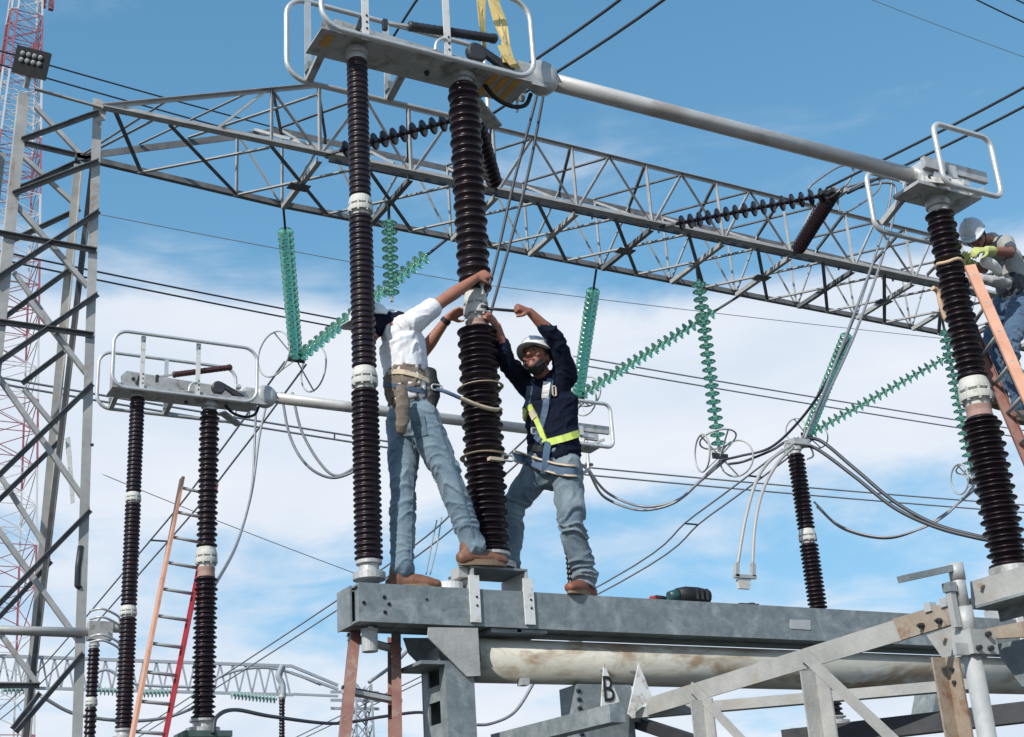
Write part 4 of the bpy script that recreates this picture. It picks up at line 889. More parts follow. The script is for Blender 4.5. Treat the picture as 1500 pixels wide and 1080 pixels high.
wires('low_cable', 'dark cable curving at the foot of the thick back post', [pY([(312, 1075, 13.5), (318, 1050, 13.6), (345, 1040, 14), (400, 1050, 15), (490, 1060, 16), (560, 1050, 16), (620, 1044, 16), (640, 1060, 16)])], .022, WIRE)
wires('low_cable', 'dark cable sagging below the round pipe', [pY([(690, 1062, 15), (720, 1060, 15), (755, 1042, 15), (785, 995, 15)])], .02, WIREL)
wires('low_cable', 'grey cable running level behind the two back ladders', [pY([(60, 1020, 20), (110, 1046, 20), (180, 1056, 20), (240, 1052, 20), (290, 1035, 20)])], .026, WIREL)
wires('low_cable', 'dark cable crossing behind the ladder under the beam end', [pY([(540, 1000, 20), (575, 975, 20), (600, 950, 20)])], .03, WIREL)

# ------------------------------------------------------------------ far background
def truss_far():
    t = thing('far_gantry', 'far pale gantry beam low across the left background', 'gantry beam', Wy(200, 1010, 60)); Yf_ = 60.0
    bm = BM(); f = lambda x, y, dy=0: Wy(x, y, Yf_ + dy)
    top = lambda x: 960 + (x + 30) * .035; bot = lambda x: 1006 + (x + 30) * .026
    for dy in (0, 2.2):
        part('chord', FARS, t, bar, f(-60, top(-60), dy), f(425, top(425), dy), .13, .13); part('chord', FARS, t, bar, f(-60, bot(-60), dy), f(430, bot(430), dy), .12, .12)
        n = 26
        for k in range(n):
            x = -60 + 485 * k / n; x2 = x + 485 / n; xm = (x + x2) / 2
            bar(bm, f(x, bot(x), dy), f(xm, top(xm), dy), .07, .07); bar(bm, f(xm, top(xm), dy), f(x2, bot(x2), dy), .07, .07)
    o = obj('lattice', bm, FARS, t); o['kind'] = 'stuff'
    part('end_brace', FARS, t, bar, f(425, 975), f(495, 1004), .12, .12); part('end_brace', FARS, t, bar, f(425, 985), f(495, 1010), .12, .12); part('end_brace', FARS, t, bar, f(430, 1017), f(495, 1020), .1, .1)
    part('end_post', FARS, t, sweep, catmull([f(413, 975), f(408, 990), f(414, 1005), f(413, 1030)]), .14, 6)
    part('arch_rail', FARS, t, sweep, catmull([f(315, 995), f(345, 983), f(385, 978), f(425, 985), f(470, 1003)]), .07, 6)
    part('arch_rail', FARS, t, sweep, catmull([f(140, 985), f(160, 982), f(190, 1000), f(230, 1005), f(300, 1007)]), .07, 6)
truss_far()
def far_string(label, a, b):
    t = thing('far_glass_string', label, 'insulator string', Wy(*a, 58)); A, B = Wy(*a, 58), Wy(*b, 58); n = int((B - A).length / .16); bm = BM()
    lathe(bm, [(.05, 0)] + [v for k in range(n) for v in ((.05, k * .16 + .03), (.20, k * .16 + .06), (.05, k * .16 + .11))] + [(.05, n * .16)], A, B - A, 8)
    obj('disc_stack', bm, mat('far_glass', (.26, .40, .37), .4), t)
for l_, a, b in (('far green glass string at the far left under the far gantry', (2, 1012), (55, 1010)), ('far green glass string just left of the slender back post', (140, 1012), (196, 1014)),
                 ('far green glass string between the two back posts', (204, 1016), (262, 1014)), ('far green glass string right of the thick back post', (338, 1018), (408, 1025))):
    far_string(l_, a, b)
# red and white communications tower
ct = thing('radio_tower', 'tall red and white lattice radio tower at the far left edge', 'radio tower', V((0, 0, 0)))
yc = 62.0; pt_ = Wy(38, 0, yc); xc = pt_.x; kk = 0
bms = {0: BM(), 1: BM()}
ztop = Wy(38, -260, yc).z
def hw(zv): return 0.045 * (ztop - zv) + .18
zz = 0.0; prev = None; lv = []
while zz < ztop: lv.append(zz); zz += max(.9, hw(zz) * .9)
corn = ((-1, -1), (1, -1), (1, 1), (-1, 1))
for i in range(len(lv) - 1):
    z0, z1 = lv[i], lv[i + 1]; bm = bms[int((z0 + 2.0) / 3.6) % 2]; a_, b_ = hw(z0), hw(z1)
    A = [V((xc + s * a_, yc + q_ * a_, z0)) for s, q_ in corn]; B = [V((xc + s * b_, yc + q_ * b_, z1)) for s, q_ in corn]
    for k in range(4):
        l = (k + 1) % 4
        bar(bm, A[k], B[k], .085, .085); bar(bm, A[k], B[l], .035, .035); bar(bm, A[l], B[k], .035, .035); bar(bm, B[k], B[l], .035, .035)
    bar(bm, A[0] + V((.3, -.1, 0)), B[0] + V((.3, -.1, 0)), .08, .08)
for k, (nm, mm) in enumerate((('red_section', RW_R), ('white_section', RW_W))):
    o = obj(nm, bms[k], mm, ct); o['kind'] = 'stuff'
for px, py in ((64, 4), (75, 8), (52, 70)):
    part('antenna', RW_R, ct, fbox, Wy(px, py, yc), UX, UY, UZ, .12, .12, .28)
# small far lattice mast behind the foreground ladder
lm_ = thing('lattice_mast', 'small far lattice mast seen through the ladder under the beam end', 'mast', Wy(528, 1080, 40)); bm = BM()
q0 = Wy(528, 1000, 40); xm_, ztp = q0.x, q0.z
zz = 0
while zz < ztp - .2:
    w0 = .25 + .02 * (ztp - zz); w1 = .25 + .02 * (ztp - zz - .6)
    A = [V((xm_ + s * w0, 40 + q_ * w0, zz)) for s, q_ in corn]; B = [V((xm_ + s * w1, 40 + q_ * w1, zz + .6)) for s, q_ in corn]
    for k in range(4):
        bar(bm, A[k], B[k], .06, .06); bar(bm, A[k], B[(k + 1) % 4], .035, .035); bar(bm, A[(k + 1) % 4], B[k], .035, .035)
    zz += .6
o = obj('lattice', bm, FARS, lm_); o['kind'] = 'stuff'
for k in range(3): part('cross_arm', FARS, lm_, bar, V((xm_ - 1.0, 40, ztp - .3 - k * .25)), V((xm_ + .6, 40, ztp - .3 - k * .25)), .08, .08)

# ------------------------------------------------------------------ ladders
def ladder(label, p0, p1, q0, q1, n, rw, rd, ma, mb, rung_r=.016, rail_dir=None, skip=0):
    """two rails p0-p1 and q0-q1 from foot to top, n rungs"""
    t = thing('ladder', label, 'ladder', (V(p0) + V(q0)) / 2)
    s = (V(q0) - V(p0)).normalized()
    for a, b, m, sg in ((p0, p1, ma, 1), (q0, q1, mb, -1)):
        bm = BM(); channel(bm, V(a), V(b), rd, rw, .006, s.cross(V(b) - V(a)), 1 if sg > 0 else -1)
        obj('rail', bm, m, t)
    for k in range(n):
        f = (k + .6) / n; a = lerp(V(p0), V(p1), f); b = lerp(V(q0), V(q1), f)
        part('rung', GALV, t, sweep, [a, b], rung_r, 8)
    return t
def grd(a, b):                                # carry a line through two points down to the ground
    a, b = V(a), V(b); return b + (b - a) * (b.z / (a.z - b.z))
# back ladder leaning at the thick back post
ta = Wy(265, 700, 14.0); ba = Wy(191, 1080, 13.35); tb_ = Wy(318, 712, 14.05); bb_ = Wy(244, 1080, 13.4)
ga, gb = grd(ta, ba), grd(tb_, bb_)
nr = int((ta - ga).length / .30)
ladder('orange and red fibreglass ladder leaning on the thick back post', ga, ta, gb, tb_, nr, .03, .085, ORANGE, RED, .018)
# ladder under the beam end
t1, b1_ = Wy(515, 905, 7.28), Wy(497, 1080, 6.95); t2, b2_ = Wy(584, 925, 7.30), Wy(586, 1080, 6.97)
g1, g2 = grd(t1, b1_), grd(t2, b2_)
nr2 = 10
lt = ladder('worn red-brown ladder standing under the left end of the beam', g1, t1, g2, t2, nr2, .055, .13, REDW, REDW, .012)
ra, rb = (g1, t1), (g2, t2)
for k in range(nr2):
    f = (k + .6) / nr2; a = lerp(g1, t1, f); b = lerp(g2, t2, f)
    part('tread', GALV, lt, bar, a, b, .075, .022); part('tread_lip', DARK, lt, bar, a + V((0, .03, .024)), b + V((0, .03, .024)), .02, .02)
# right ladder of the third worker
t3, b3_ = Wy(1421, 388, 6.85), Wy(1503, 575, 6.50); t4, b4_ = Wy(1399, 425, 7.28), Wy(1452, 612, 6.93)
g3 = grd(t3, b3_); g4 = g3 + (t4 - t3)
ladder('pale orange ladder against the right post, with the third worker on it', g3, t3, g4, t4, int((t3 - g3).length / .285), .03, .085, ORANGE, REDW, .016)
LADR = (t3, g3, t4, g4)
# rope round the right post
bm = BM(); rz = zs(B3, 389, 384)[0]
pts_ = [V((B3.x + .105 * math.cos(R(a)), B3.y + .105 * math.sin(R(a)), rz + .012 * math.sin(R(a * 3)))) for a in range(0, 360, 20)]
sweep(bm, pts_, .016, 6, True); tag(obj('cloth_tie', bm, RAG, None, pts_[0]), 'tan cloth tied round the upper part of the right post', 'cloth tie')
t_ = thing('cloth_tie', 'tan cloth bundle hanging just left of the right post on the gantry line', 'cloth tie', Wy(1380, 440, 7.3))
part('bundle', RAG, t_, sweep, catmull([Wy(1366, 422, 7.2), Wy(1374, 428, 7.2), Wy(1378, 445, 7.2), Wy(1386, 470, 7.2)]), [.012, .02, .024, .02] if False else .022, 7)

# tools on the beam
dp = Wz(1012, 884, ZTOP); dp.y = 6.96
tp_ = Wy(1012, 870, 6.98)
dr = thing('power_drill', 'black and teal cordless tool lying on the beam', 'power tool', V((tp_.x, 6.98, ZTOP)))
s_ = pr(tp_)[2] / F
part('body', BLACK, dr, sweep, [V((tp_.x - 25 * s_, 6.98, ZTOP + 12 * s_)), V((tp_.x - 8 * s_, 6.98, ZTOP + 13 * s_)), V((tp_.x + 10 * s_, 6.98, ZTOP + 13 * s_)), V((tp_.x + 30 * s_, 6.98, ZTOP + 12 * s_))], [(.045, 10.5 * s_), (.055, 13 * s_), (.055, 13 * s_), (.045, 11 * s_)], 12, False, (0, 1, 0), True)
part('nose', TOOLG, dr, sweep, [V((tp_.x - 40 * s_, 6.98, ZTOP + 10 * s_)), V((tp_.x - 22 * s_, 6.98, ZTOP + 12 * s_))], [(.03, 7 * s_), (.045, 11 * s_)], 10, False, (0, 1, 0))
for k in range(3): part('vent_rib', DARK, dr, fbox, V((tp_.x + (2 + 9 * k) * s_, 6.925, ZTOP + 13 * s_)), UX, UY, UZ, .006, .006, .035)
sp_ = Wy(963, 874, 6.98); sm = thing('hand_tool', 'small red and black hand tool lying left of the cordless tool', 'hand tool', V((sp_.x, 6.98, ZTOP)))
part('grip', BLACK, sm, sweep, [V((sp_.x - 4 * s_, 6.97, ZTOP + .022)), V((sp_.x + 13 * s_, 6.99, ZTOP + .024))], [(.022, .022), (.022, .022)], 8)
part('head', TOOLR, sm, sweep, [V((sp_.x - 15 * s_, 6.96, ZTOP + .018)), V((sp_.x - 5 * s_, 6.97, ZTOP + .02))], [(.015, .015), (.02, .02)], 8)
part('shank', GALV, sm, bar, V((sp_.x + 12 * s_, 6.99, ZTOP + .02)), V((sp_.x + 22 * s_, 7.0, ZTOP + .02)), .014, .014)
wp = Wy(1096, 884, 6.98); wt = thing('flat_wrench', 'small dark wrench lying flat on the beam right of the cordless tool', 'wrench', V((wp.x, 6.98, ZTOP)))
part('shaft', DARK, wt, bar, V((wp.x - 20 * s_, 6.97, ZTOP + .012)), V((wp.x + 16 * s_, 6.97, ZTOP + .012)), .03, .018)
part('jaw', DARK, wt, lathe, [(.03, 0), (.03, .022)], V((wp.x + 2 * s_, 6.97, ZTOP + .002)), (0, 0, 1), 8)
# ------------------------------------------------------------------ people
from mathutils.bvhtree import BVHTree
def solid(name, bm, m, parent, vox=.009, smooth=3, fold=0.0, fseed=0.0, fscale=(7, 7, 16), zones=()):
    """merge overlapping closed shapes into one smooth skin; folds push it along its normal"""
    bmesh.ops.recalc_face_normals(bm, faces=bm.faces[:])
    me = bpy.data.meshes.new(name + '_raw'); bm.to_mesh(me); bm.free()
    o = bpy.data.objects.new(name + '_raw', me); C.objects.link(o)
    r = o.modifiers.new('r', 'REMESH'); r.mode = 'VOXEL'; r.voxel_size = vox
    if smooth:
        s = o.modifiers.new('s', 'SMOOTH'); s.factor = .5; s.iterations = smooth
    bpy.context.view_layer.update()
    m2 = bpy.data.meshes.new_from_object(o.evaluated_get(bpy.context.evaluated_depsgraph_get()))
    bpy.data.objects.remove(o); bpy.data.meshes.remove(me)
    b = BM(); b.from_mesh(m2); bpy.data.meshes.remove(m2); b.normal_update()
    if fold:
        mv = []
        for v in b.verts:
            p = v.co; q = V((p.x * fscale[0] + fseed, p.y * fscale[1], p.z * fscale[2]))
            q += V((noise.noise(p * 4 + V((fseed, 1, 2))), noise.noise(p * 4 + V((5, fseed, 2))), 2.2 * noise.noise(p * 5 + V((1, 9, fseed)))))
            n_ = (1 - min(1, abs(noise.noise(q)) * 2.6)) ** 2 * 1.7 - .55 + .35 * (1 - abs(noise.noise(q * 2.1 + V((3, 3, fseed)))) * 2.4)
            k = fold * (.45 + sum(a * max(0, 1 - (p - c).length / rr) for c, rr, a in zones))
            mv.append(v.normal * (n_ * k))
        for v, d in zip(b.verts, mv): v.co += d
    for f in b.faces: f.smooth = True
    tree = BVHTree.FromBMesh(b)
    o = obj(name, b, m, parent, fix=False); return o, tree
def limb(bm, pts, rad, side=None, seg=14):
    P_ = catmull(pts, 5) if len(pts) > 2 else [V(p) for p in pts]
    n = len(P_); rr = []
    for i in range(n):
        t = i / (n - 1) * (len(rad) - 1); k = min(int(t), len(rad) - 2); f = t - k
        a, b = rad[k], rad[k + 1]
        a = a if isinstance(a, tuple) else (a, a); b = b if isinstance(b, tuple) else (b, b)
        rr.append((lerp(a[0], b[0], f), lerp(a[1], b[1], f)))
    sweep(bm, P_, rr, seg, False, side, True, True)
def hand(bm, wrist, d, n, curl=40, tside=1, scale=1.0, spread=.0):
    d = V(d).normalized(); n = V(n); n = (n - d * n.dot(d)).normalized(); s = d.cross(n) * tside; k = scale
    kn = wrist + d * .088 * k
    limb(bm, [wrist - d * .02 * k, wrist + d * .04 * k, kn], [(.026 * k, .020 * k), (.038 * k, .017 * k), (.041 * k, .014 * k)], s)
    for i, (off, L_) in enumerate(((.030, .068), (.010, .078), (-.011, .072), (-.031, .056))):
        p = kn + s * off * k - d * .012 * k; pts_ = [p - d * .02 * k, p]; a = R(curl * .55)
        for L__, da in ((.42, curl), (.32, curl * .9), (.26, curl * .6)):
            dd = d * math.cos(a) + n * math.sin(a) + s * (spread * off * 10)
            p = p + dd * (L_ * L__ * k); pts_.append(p); a += R(da)
        limb(bm, pts_, [.0098 * k, .0095 * k, .0088 * k, .008 * k, .0072 * k], None, 8)
    p0 = wrist + d * .025 * k + s * .026 * k
    limb(bm, [p0, p0 + (d * .55 + s * .6 + n * .35).normalized() * .038 * k, p0 + (d * .6 + s * .5 + n * .5).normalized() * .045 * k + (d * .8 + n * .5).normalized() * .03 * k], [.013 * k, .0115 * k, .009 * k], None, 8)
def head(bm, c, f, u):
    f = V(f).normalized(); u = V(u); u = (u - f * u.dot(f)).normalized(); s = f.cross(u); ax_ = (s, f, u)
    ell(bm, c + u * .018, (.076, .094, .098), ax_); ell(bm, c + f * .022 - u * .05, (.058, .066, .068), ax_)
    ell(bm, c + f * .075 - u * .088, (.026, .022, .022), ax_)
    limb(bm, [c + f * .088 + u * .018, c + f * .104 - u * .006, c + f * .112 - u * .026], [(.010, .012), (.012, .013), (.016, .013)], s, 10)
    ell(bm, c + f * .088 + u * .03, (.052, .014, .010), ax_); ell(bm, c + f * .090 - u * .056, (.026, .014, .008), ax_); ell(bm, c + f * .088 - u * .068, (.022, .013, .008), ax_)
    for q in (-1, 1):
        ell(bm, c + s * (.078 * q) - f * .005 - u * .01, (.010, .022, .034), ax_); ell(bm, c + f * .07 + s * (.042 * q) - u * .02, (.022, .02, .018), ax_)
    return f, u, s
def face_parts(t, c, f, u, s, par):
    for q in (-1, 1):
        bm = BM(); ell(bm, c + f * .083 + s * (.032 * q) + u * .012, (.013, .008, .006), (s, f, u)); obj('eye', bm, mat('eye_white', (.22, .19, .17), .3), par)
        bm = BM(); ell(bm, c + f * .0915 + s * (.031 * q) + u * .012, (.006, .003, .006), (s, f, u)); obj('pupil', bm, HOLE, par)
        bm = BM(); limb(bm, [c + f * .093 + s * (.014 * q) + u * .028, c + f * .096 + s * (.034 * q) + u * .036, c + f * .078 + s * (.054 * q) + u * .030], [.004, .005, .003], None, 6); obj('eyebrow', bm, HAIR, par)
    bm = BM(); limb(bm, [c + f * .092 - s * .024 - u * .061, c + f * .104 - u * .060, c + f * .092 + s * .024 - u * .061], [.003, .0045, .003], None, 6); obj('lips', bm, mat('lip_skin', (.23, .085, .06), .6), par)
def helmet(t, c, f, u, s, m, tilt=0):
    bm = BM(); c2 = c + u * .045
    rows = []; seg = 28
    for i in range(11):
        th = R(92 * (1 - i / 10.0)); rr = math.sin(th); hh = math.cos(th)
        rows.append([bm.verts.new(c2 + s * (.108 * rr * math.cos(2 * math.pi * k / seg)) + f * (.130 * rr * math.sin(2 * math.pi * k / seg)) + u * (.118 * hh)) for k in range(seg)] if i < 10 else None)
    rows = [r for r in rows if r]
    top = bm.verts.new(c2 + u * .118)
    for A, B in zip(rows, rows[1:]):
        for k in range(seg): bm.faces.new((A[k], A[(k + 1) % seg], B[(k + 1) % seg], B[k])).smooth = True
    for k in range(seg): bm.faces.new((rows[-1][k], rows[-1][(k + 1) % seg], top)).smooth = True
    sol = [bm.verts.new(v.co * 1) for v in rows[0]]
    bot = bm.verts.new(c2 + u * .02)
    for k in range(seg): bm.faces.new((rows[0][k], sol[k], sol[(k + 1) % seg], rows[0][(k + 1) % seg])); bm.faces.new((sol[k], bot, sol[(k + 1) % seg]))
    h = obj('helmet', bm, m, t)
    bm = BM(); n = 20; inn = []; outr = []               # peak
    for k in range(n + 1):
        a = R(-5 + 190 * k / n); e_ = math.sin(max(0, min(math.pi, a))) ** 1.4
        inn.append(c2 + s * (.106 * math.cos(a)) + f * (.128 * math.sin(a)) - u * .004); outr.append(c2 + s * ((.113 + .004 * e_) * math.cos(a)) + f * ((.135 + .055 * e_) * math.sin(a)) - u * (.006 + .022 * e_))
    vi = [(bm.verts.new(a), bm.verts.new(b), bm.verts.new(b - u * .005), bm.verts.new(a - u * .006)) for a, b in zip(inn, outr)]
    for A, B in zip(vi, vi[1:]):
        for k in range(4): bm.faces.new((A[k], A[(k + 1) % 4], B[(k + 1) % 4], B[k])).smooth = True
    obj('peak', bm, m, h)
    part('crown_ridge', m, h, limb, [c2 + f * .09 + u * .085, c2 + u * .121, c2 - f * .09 + u * .085], [(.016, .006), (.02, .007), (.016, .006)], s, 8)
    part('chin_strap', BLACK, h, limb, [c2 + s * .088 + f * .02 - u * .01, c + s * .07 + f * .035 - u * .06, c + f * .07 - u * .112, c - s * .07 + f * .035 - u * .06, c2 - s * .088 + f * .02 - u * .01], [.005, .005, .005], None, 6)
    return h
def boot(t, ankle, toe, m, up=(0, 0, 1), leg=None):
    """ankle joint and toe tip, sole on the plane through the toe"""
    a, q = V(ankle), V(toe); u = V(up); d = q - a; d = (d - u * d.dot(u)).normalized(); s = d.cross(u); h = max(.06, (a - q).dot(u))
    zb = q - u * .0
    def at(f_, k): return V(a - u * (a - q).dot(u)) + d * f_ + u * k
    bm = BM()
    limb(bm, [at(-.062, .044), at(-.02, .055), at(.07, .052), at(.15, .040), at(.195, .036)], [(.040, .044), (.044, .052), (.046, .050), (.049, .040), (.040, .030)], s)
    limb(bm, [at(-.025, .05), at(-.02, h * .75), lerp(at(-.02, h), a, .6)], [(.047, .055), (.047, .058), (.050, .056)], s)
    o, _ = solid('boot', bm, m, t, .008, 3, .003, 2)
    bm = BM(); n = 24; lo = []; hi = []
    for k in range(n):
        an = 2 * math.pi * k / n; x = .06 + .155 * math.cos(an); w_ = (.043 + .012 * math.cos(an - .3)) * math.sin(an)
        lo.append(bm.verts.new(at(x, 0) + s * w_)); hi.append(bm.verts.new(at(x, .032) + s * w_ * 1.04))
    bm.faces.new(lo[::-1]); bm.faces.new(hi)
    for k in range(n): bm.faces.new((lo[k], lo[(k + 1) % n], hi[(k + 1) % n], hi[k]))
    obj('sole', bm, SOLE, o)
    for k in range(4):
        part('lace', DARK, o, limb, [at(.05 + .02 * k, .105 - .012 * k) - s * .02, at(.05 + .02 * k, .108 - .012 * k), at(.05 + .02 * k, .105 - .012 * k) + s * .02], [.004, .004], None, 6)
    return o
def lay(name, m, par, tree, pts, w_, th=.006, lift=.004, smooth=4):
    """a strap laid on a garment along a line of sight points"""
    P_ = catmull([V((x, y, 0)) for x, y in pts], smooth); L_ = []
    for p in P_:
        r = ray(p.x, p.y); hit, nrm, *_ = tree.ray_cast(EYE, r.normalized())
        if hit is not None:
            if nrm.dot(r) > 0: nrm = -nrm
            L_.append((hit, nrm))
    if len(L_) < 2: return
    bm = BM(); rows = []
    for i, (p, n_) in enumerate(L_):
        d = L_[min(i + 1, len(L_) - 1)][0] - L_[max(i - 1, 0)][0]; s = n_.cross(d)
        s = s.normalized() if s.length > 1e-6 else V((1, 0, 0))
        rows.append([bm.verts.new(p + s * (w_ / 2 * a) + n_ * b) for a, b in ((-1, -.004), (1, -.004), (1, lift + th), (-1, lift + th))])
    for A, B in zip(rows, rows[1:]):
        for k in range(4): bm.faces.new((A[k], A[(k + 1) % 4], B[(k + 1) % 4], B[k]))
    bm.faces.new(rows[0][::-1]); bm.faces.new(rows[-1])
    return obj(name, bm, m, par)
J = lambda px, py, y: Wy(px, py, y)

def body_core(bm, j, legs=True):
    s = (j['shL'] - j['shR']).normalized()
    up_ = (j['neck'] - j['pelvis']).normalized()
    limb(bm, [j['pelvis'] - up_ * .03, lerp(j['pelvis'], j['chest'], .5), j['chest'], j['neck'] - up_ * .06], [(.135, .09), (.125, .085), (.15, .10), (.10, .07)], s)
    limb(bm, [j['neck'] - up_ * .06, j['neck'], j['head'] - V((0, 0, .03))], [.062, .054, .056])
    for q in 'LR':
        limb(bm, [j['sh' + q], j['el' + q]], [.046, .040]); limb(bm, [j['el' + q], lerp(j['el' + q], j['wr' + q], .35), j['wr' + q]], [.040, .043, .027])
        limb(bm, [j['neck'] - up_ * .085, j['sh' + q]], [.048, .044])
        if legs:
            limb(bm, [j['hip' + q], j['kn' + q]], [.075, .052]); limb(bm, [j['kn' + q], j['an' + q]], [.05, .036])
def shirt_core(bm, j, sleeve, hem=0.0, fat=1.0, long=False):
    s = (j['shL'] - j['shR']).normalized(); up_ = (j['neck'] - j['pelvis']).normalized()
    limb(bm, [lerp(j['pelvis'], j['chest'], hem), lerp(j['pelvis'], j['chest'], .45), j['chest'], j['neck'] - up_ * .055], [(.158 * fat, .118 * fat), (.152 * fat, .118 * fat), (.172 * fat, .128 * fat), (.085, .075)], s, 20)
    limb(bm, [j['neck'] - up_ * .10, j['neck'] - up_ * .045, j['neck'] + up_ * .004], [(.115, .085), (.088, .078), (.070, .068)], s)
    for q in 'LR':
        limb(bm, [j['neck'] - up_ * .065, lerp(j['neck'] - up_ * .065, j['sh' + q], .6), j['sh' + q]], [.074, .075, .072])
        if long: 
            limb(bm, [j['sh' + q], lerp(j['sh' + q], j['el' + q], .5), j['el' + q], lerp(j['el' + q], j['wr' + q], sleeve)], [.072, .064, .055, .046])
            limb(bm, [lerp(j['chest'], j['sh' + q], .4) - up_ * .05, lerp(j['sh' + q], j['el' + q], .4)], [.08, .06])
        else: limb(bm, [j['sh' + q], lerp(j['sh' + q], j['el' + q], sleeve * .6), lerp(j['sh' + q], j['el' + q], sleeve)], [.074, .068, .066])
def trouser_core(bm, j, waist=.18, rt=1.0):
    s = (j['hipL'] - j['hipR']).normalized(); up_ = (j['neck'] - j['pelvis']).normalized()
    limb(bm, [lerp(j['hipL'], j['hipR'], .5) - up_ * .03, j['pelvis'], lerp(j['pelvis'], j['chest'], waist)], [(.150, .115), (.162, .122), (.148, .112)], s, 18)
    for q in 'LR':
        k_, a_ = j['kn' + q], j['an' + q]
        limb(bm, [j['hip' + q] + up_ * .03, lerp(j['hip' + q], k_, .5), k_, lerp(k_, a_, .5), a_], [.102 * rt, .092 * rt, .073 * rt, .074 * rt, .064 * rt])
        e_ = (a_ - k_).normalized(); limb(bm, [lerp(k_, a_, .8), a_, a_ + e_ * .022], [.066 * rt, .068 * rt, .070 * rt])
    limb(bm, [j['hipR'] - up_ * .0, j['hipL']], [.085, .085])

# ---- first worker: white T-shirt, back towards the camera, reaching to the joint of the thick post
j = dict(head=J(543, 478, 7.16), neck=J(574, 470, 7.13), chest=J(588, 505, 7.14), pelvis=J(603, 598, 7.12), shR=J(603, 474, 7.0), shL=J(588, 482, 7.33),
         elR=J(650, 440, 6.95), wrR=J(697, 408, 6.915), elL=J(617, 520, 7.34), wrL=J(656, 466, 7.16), hipR=J(620, 620, 7.02), hipL=J(592, 622, 7.20),
         knR=J(660, 705, 6.93), anR=J(691, 795, 6.92), knL=J(590, 722, 7.12), anL=J(589, 826, 7.06))
p1 = thing('person', 'worker in white T-shirt and pale jeans, head hidden behind the slender post', 'person', J(640, 840, 7.05))
bm = BM(); body_core(bm, j); hf, hu, hs = head(bm, j['head'], (-.75, .25, -.1), (-.2, .05, 1))
hand(bm, j['wrR'], J(724, 397, 6.90) - j['wrR'], (.1, .9, -.45), 35, -1); hand(bm, j['wrL'], J(690, 447, 7.06) - j['wrL'], (.3, -.6, -.3), 35, 1)
body, _ = solid('body', bm, SKIN1, p1, .0065, 2)
face_parts(p1, j['head'], hf, hu, hs, body); helmet(p1, j['head'], hf, hu, hs, HELM)
bm = BM(); c_ = j['head']; ell(bm, c_ - hf * .02 + hu * .02, (.082, .092, .10), (hs, hf, hu)); limb(bm, [c_ - hf * .06 - hu * .0, lerp(c_, j['neck'], .6) - hf * .03, j['neck'] - hf * .03 - hu * .02], [(.075, .06), (.082, .07), (.088, .075)], hs); solid('neck_flap', bm, NAVY, p1, .008, 2, .006)
bm = BM(); shirt_core(bm, j, .62, .16, 1.12)
tee, tt = solid('t_shirt', bm, TEE, p1, .008, 3, .010, 3.0, (9, 9, 9), ((J(600, 560, 7.0), .18, .6), (J(605, 500, 7.0), .15, .5)))
bm = BM(); trouser_core(bm, j, .20, 1.04)
jn, jt = solid('jeans', bm, JEAN1, p1, .0075, 4, .009, 8.0, (6, 6, 15), ((j['knR'], .22, .9), (j['knL'], .22, .9), (j['anR'], .18, .9), (j['anL'], .15, .6), (lerp(j['hipL'], j['hipR'], .5), .2, .5)))
boot(p1, j['anR'], V((Wy(745, 818, 6.92).x, 6.90, zk + .002)), LEATHER, leg=lerp(j['anR'], j['knR'], .2)); boot(p1, j['anL'], V((Wy(632, 850, 7.04).x, 7.0, ZTOP + .002)), LEATHER, leg=lerp(j['anL'], j['knL'], .2))
bm = BM(); pc = lerp(j['pelvis'], j['chest'], .30); up_ = (j['neck'] - j['pelvis']).normalized(); s_ = (j['shL'] - j['shR']).normalized()
limb(bm, [pc - up_ * .055, pc, pc + up_ * .055], [(.178, .142), (.184, .150), (.176, .140)], s_, 20); belt, _ = solid('tool_belt', bm, BELT, p1, .009, 2, .020, 5, (14, 14, 18), ())
lay('belt_webbing', TAN, belt, _, [(556, 548), (585, 545), (612, 552), (640, 566)], .03)
lay('belt_webbing', STRAPB, belt, _, [(556, 562), (585, 566), (612, 572), (640, 580)], .025)
bm = BM(); limb(bm, [J(588, 568, 6.92), J(590, 600, 6.90), J(588, 632, 6.91)], [(.040, .022), (.048, .03), (.034, .026)], (1, 0, 0)); solid('tool_pouch', bm, BELT, p1, .009, 2, .012, 7)
bm = BM(); limb(bm, [J(630, 545, 6.98), J(634, 575, 6.97), J(630, 600, 6.98)], [(.04, .03), (.05, .035), (.03, .03)], (1, 0, 0)); solid('holster', bm, BLACK, p1, .009, 2, .008, 9)
part('carabiner', GALV, p1, sweep, rrect(J(640, 568, 6.93), UX, UZ, .035, .018, .016, 3), .006, 6, True)
d_ = (j['wrL'] - j['elL']).normalized(); part('wristwatch', BLACK, p1, lathe, [(.028, 0), (.034, .004), (.034, .03), (.028, .034)], lerp(j['elL'], j['wrL'], .86), d_, 14)
DEN = mat('denim_seam', (.10, .155, .20), .9)
for q_ in ([(636, 600), (652, 650), (668, 690), (682, 740), (694, 788)], [(604, 640), (606, 700), (604, 760), (603, 825)]): lay('seam', DEN, jn, jt, q_, .012, .003, .0, 3)
lay('back_pocket', DEN, jn, jt, [(612, 612), (618, 640)], .085, .003, .001)
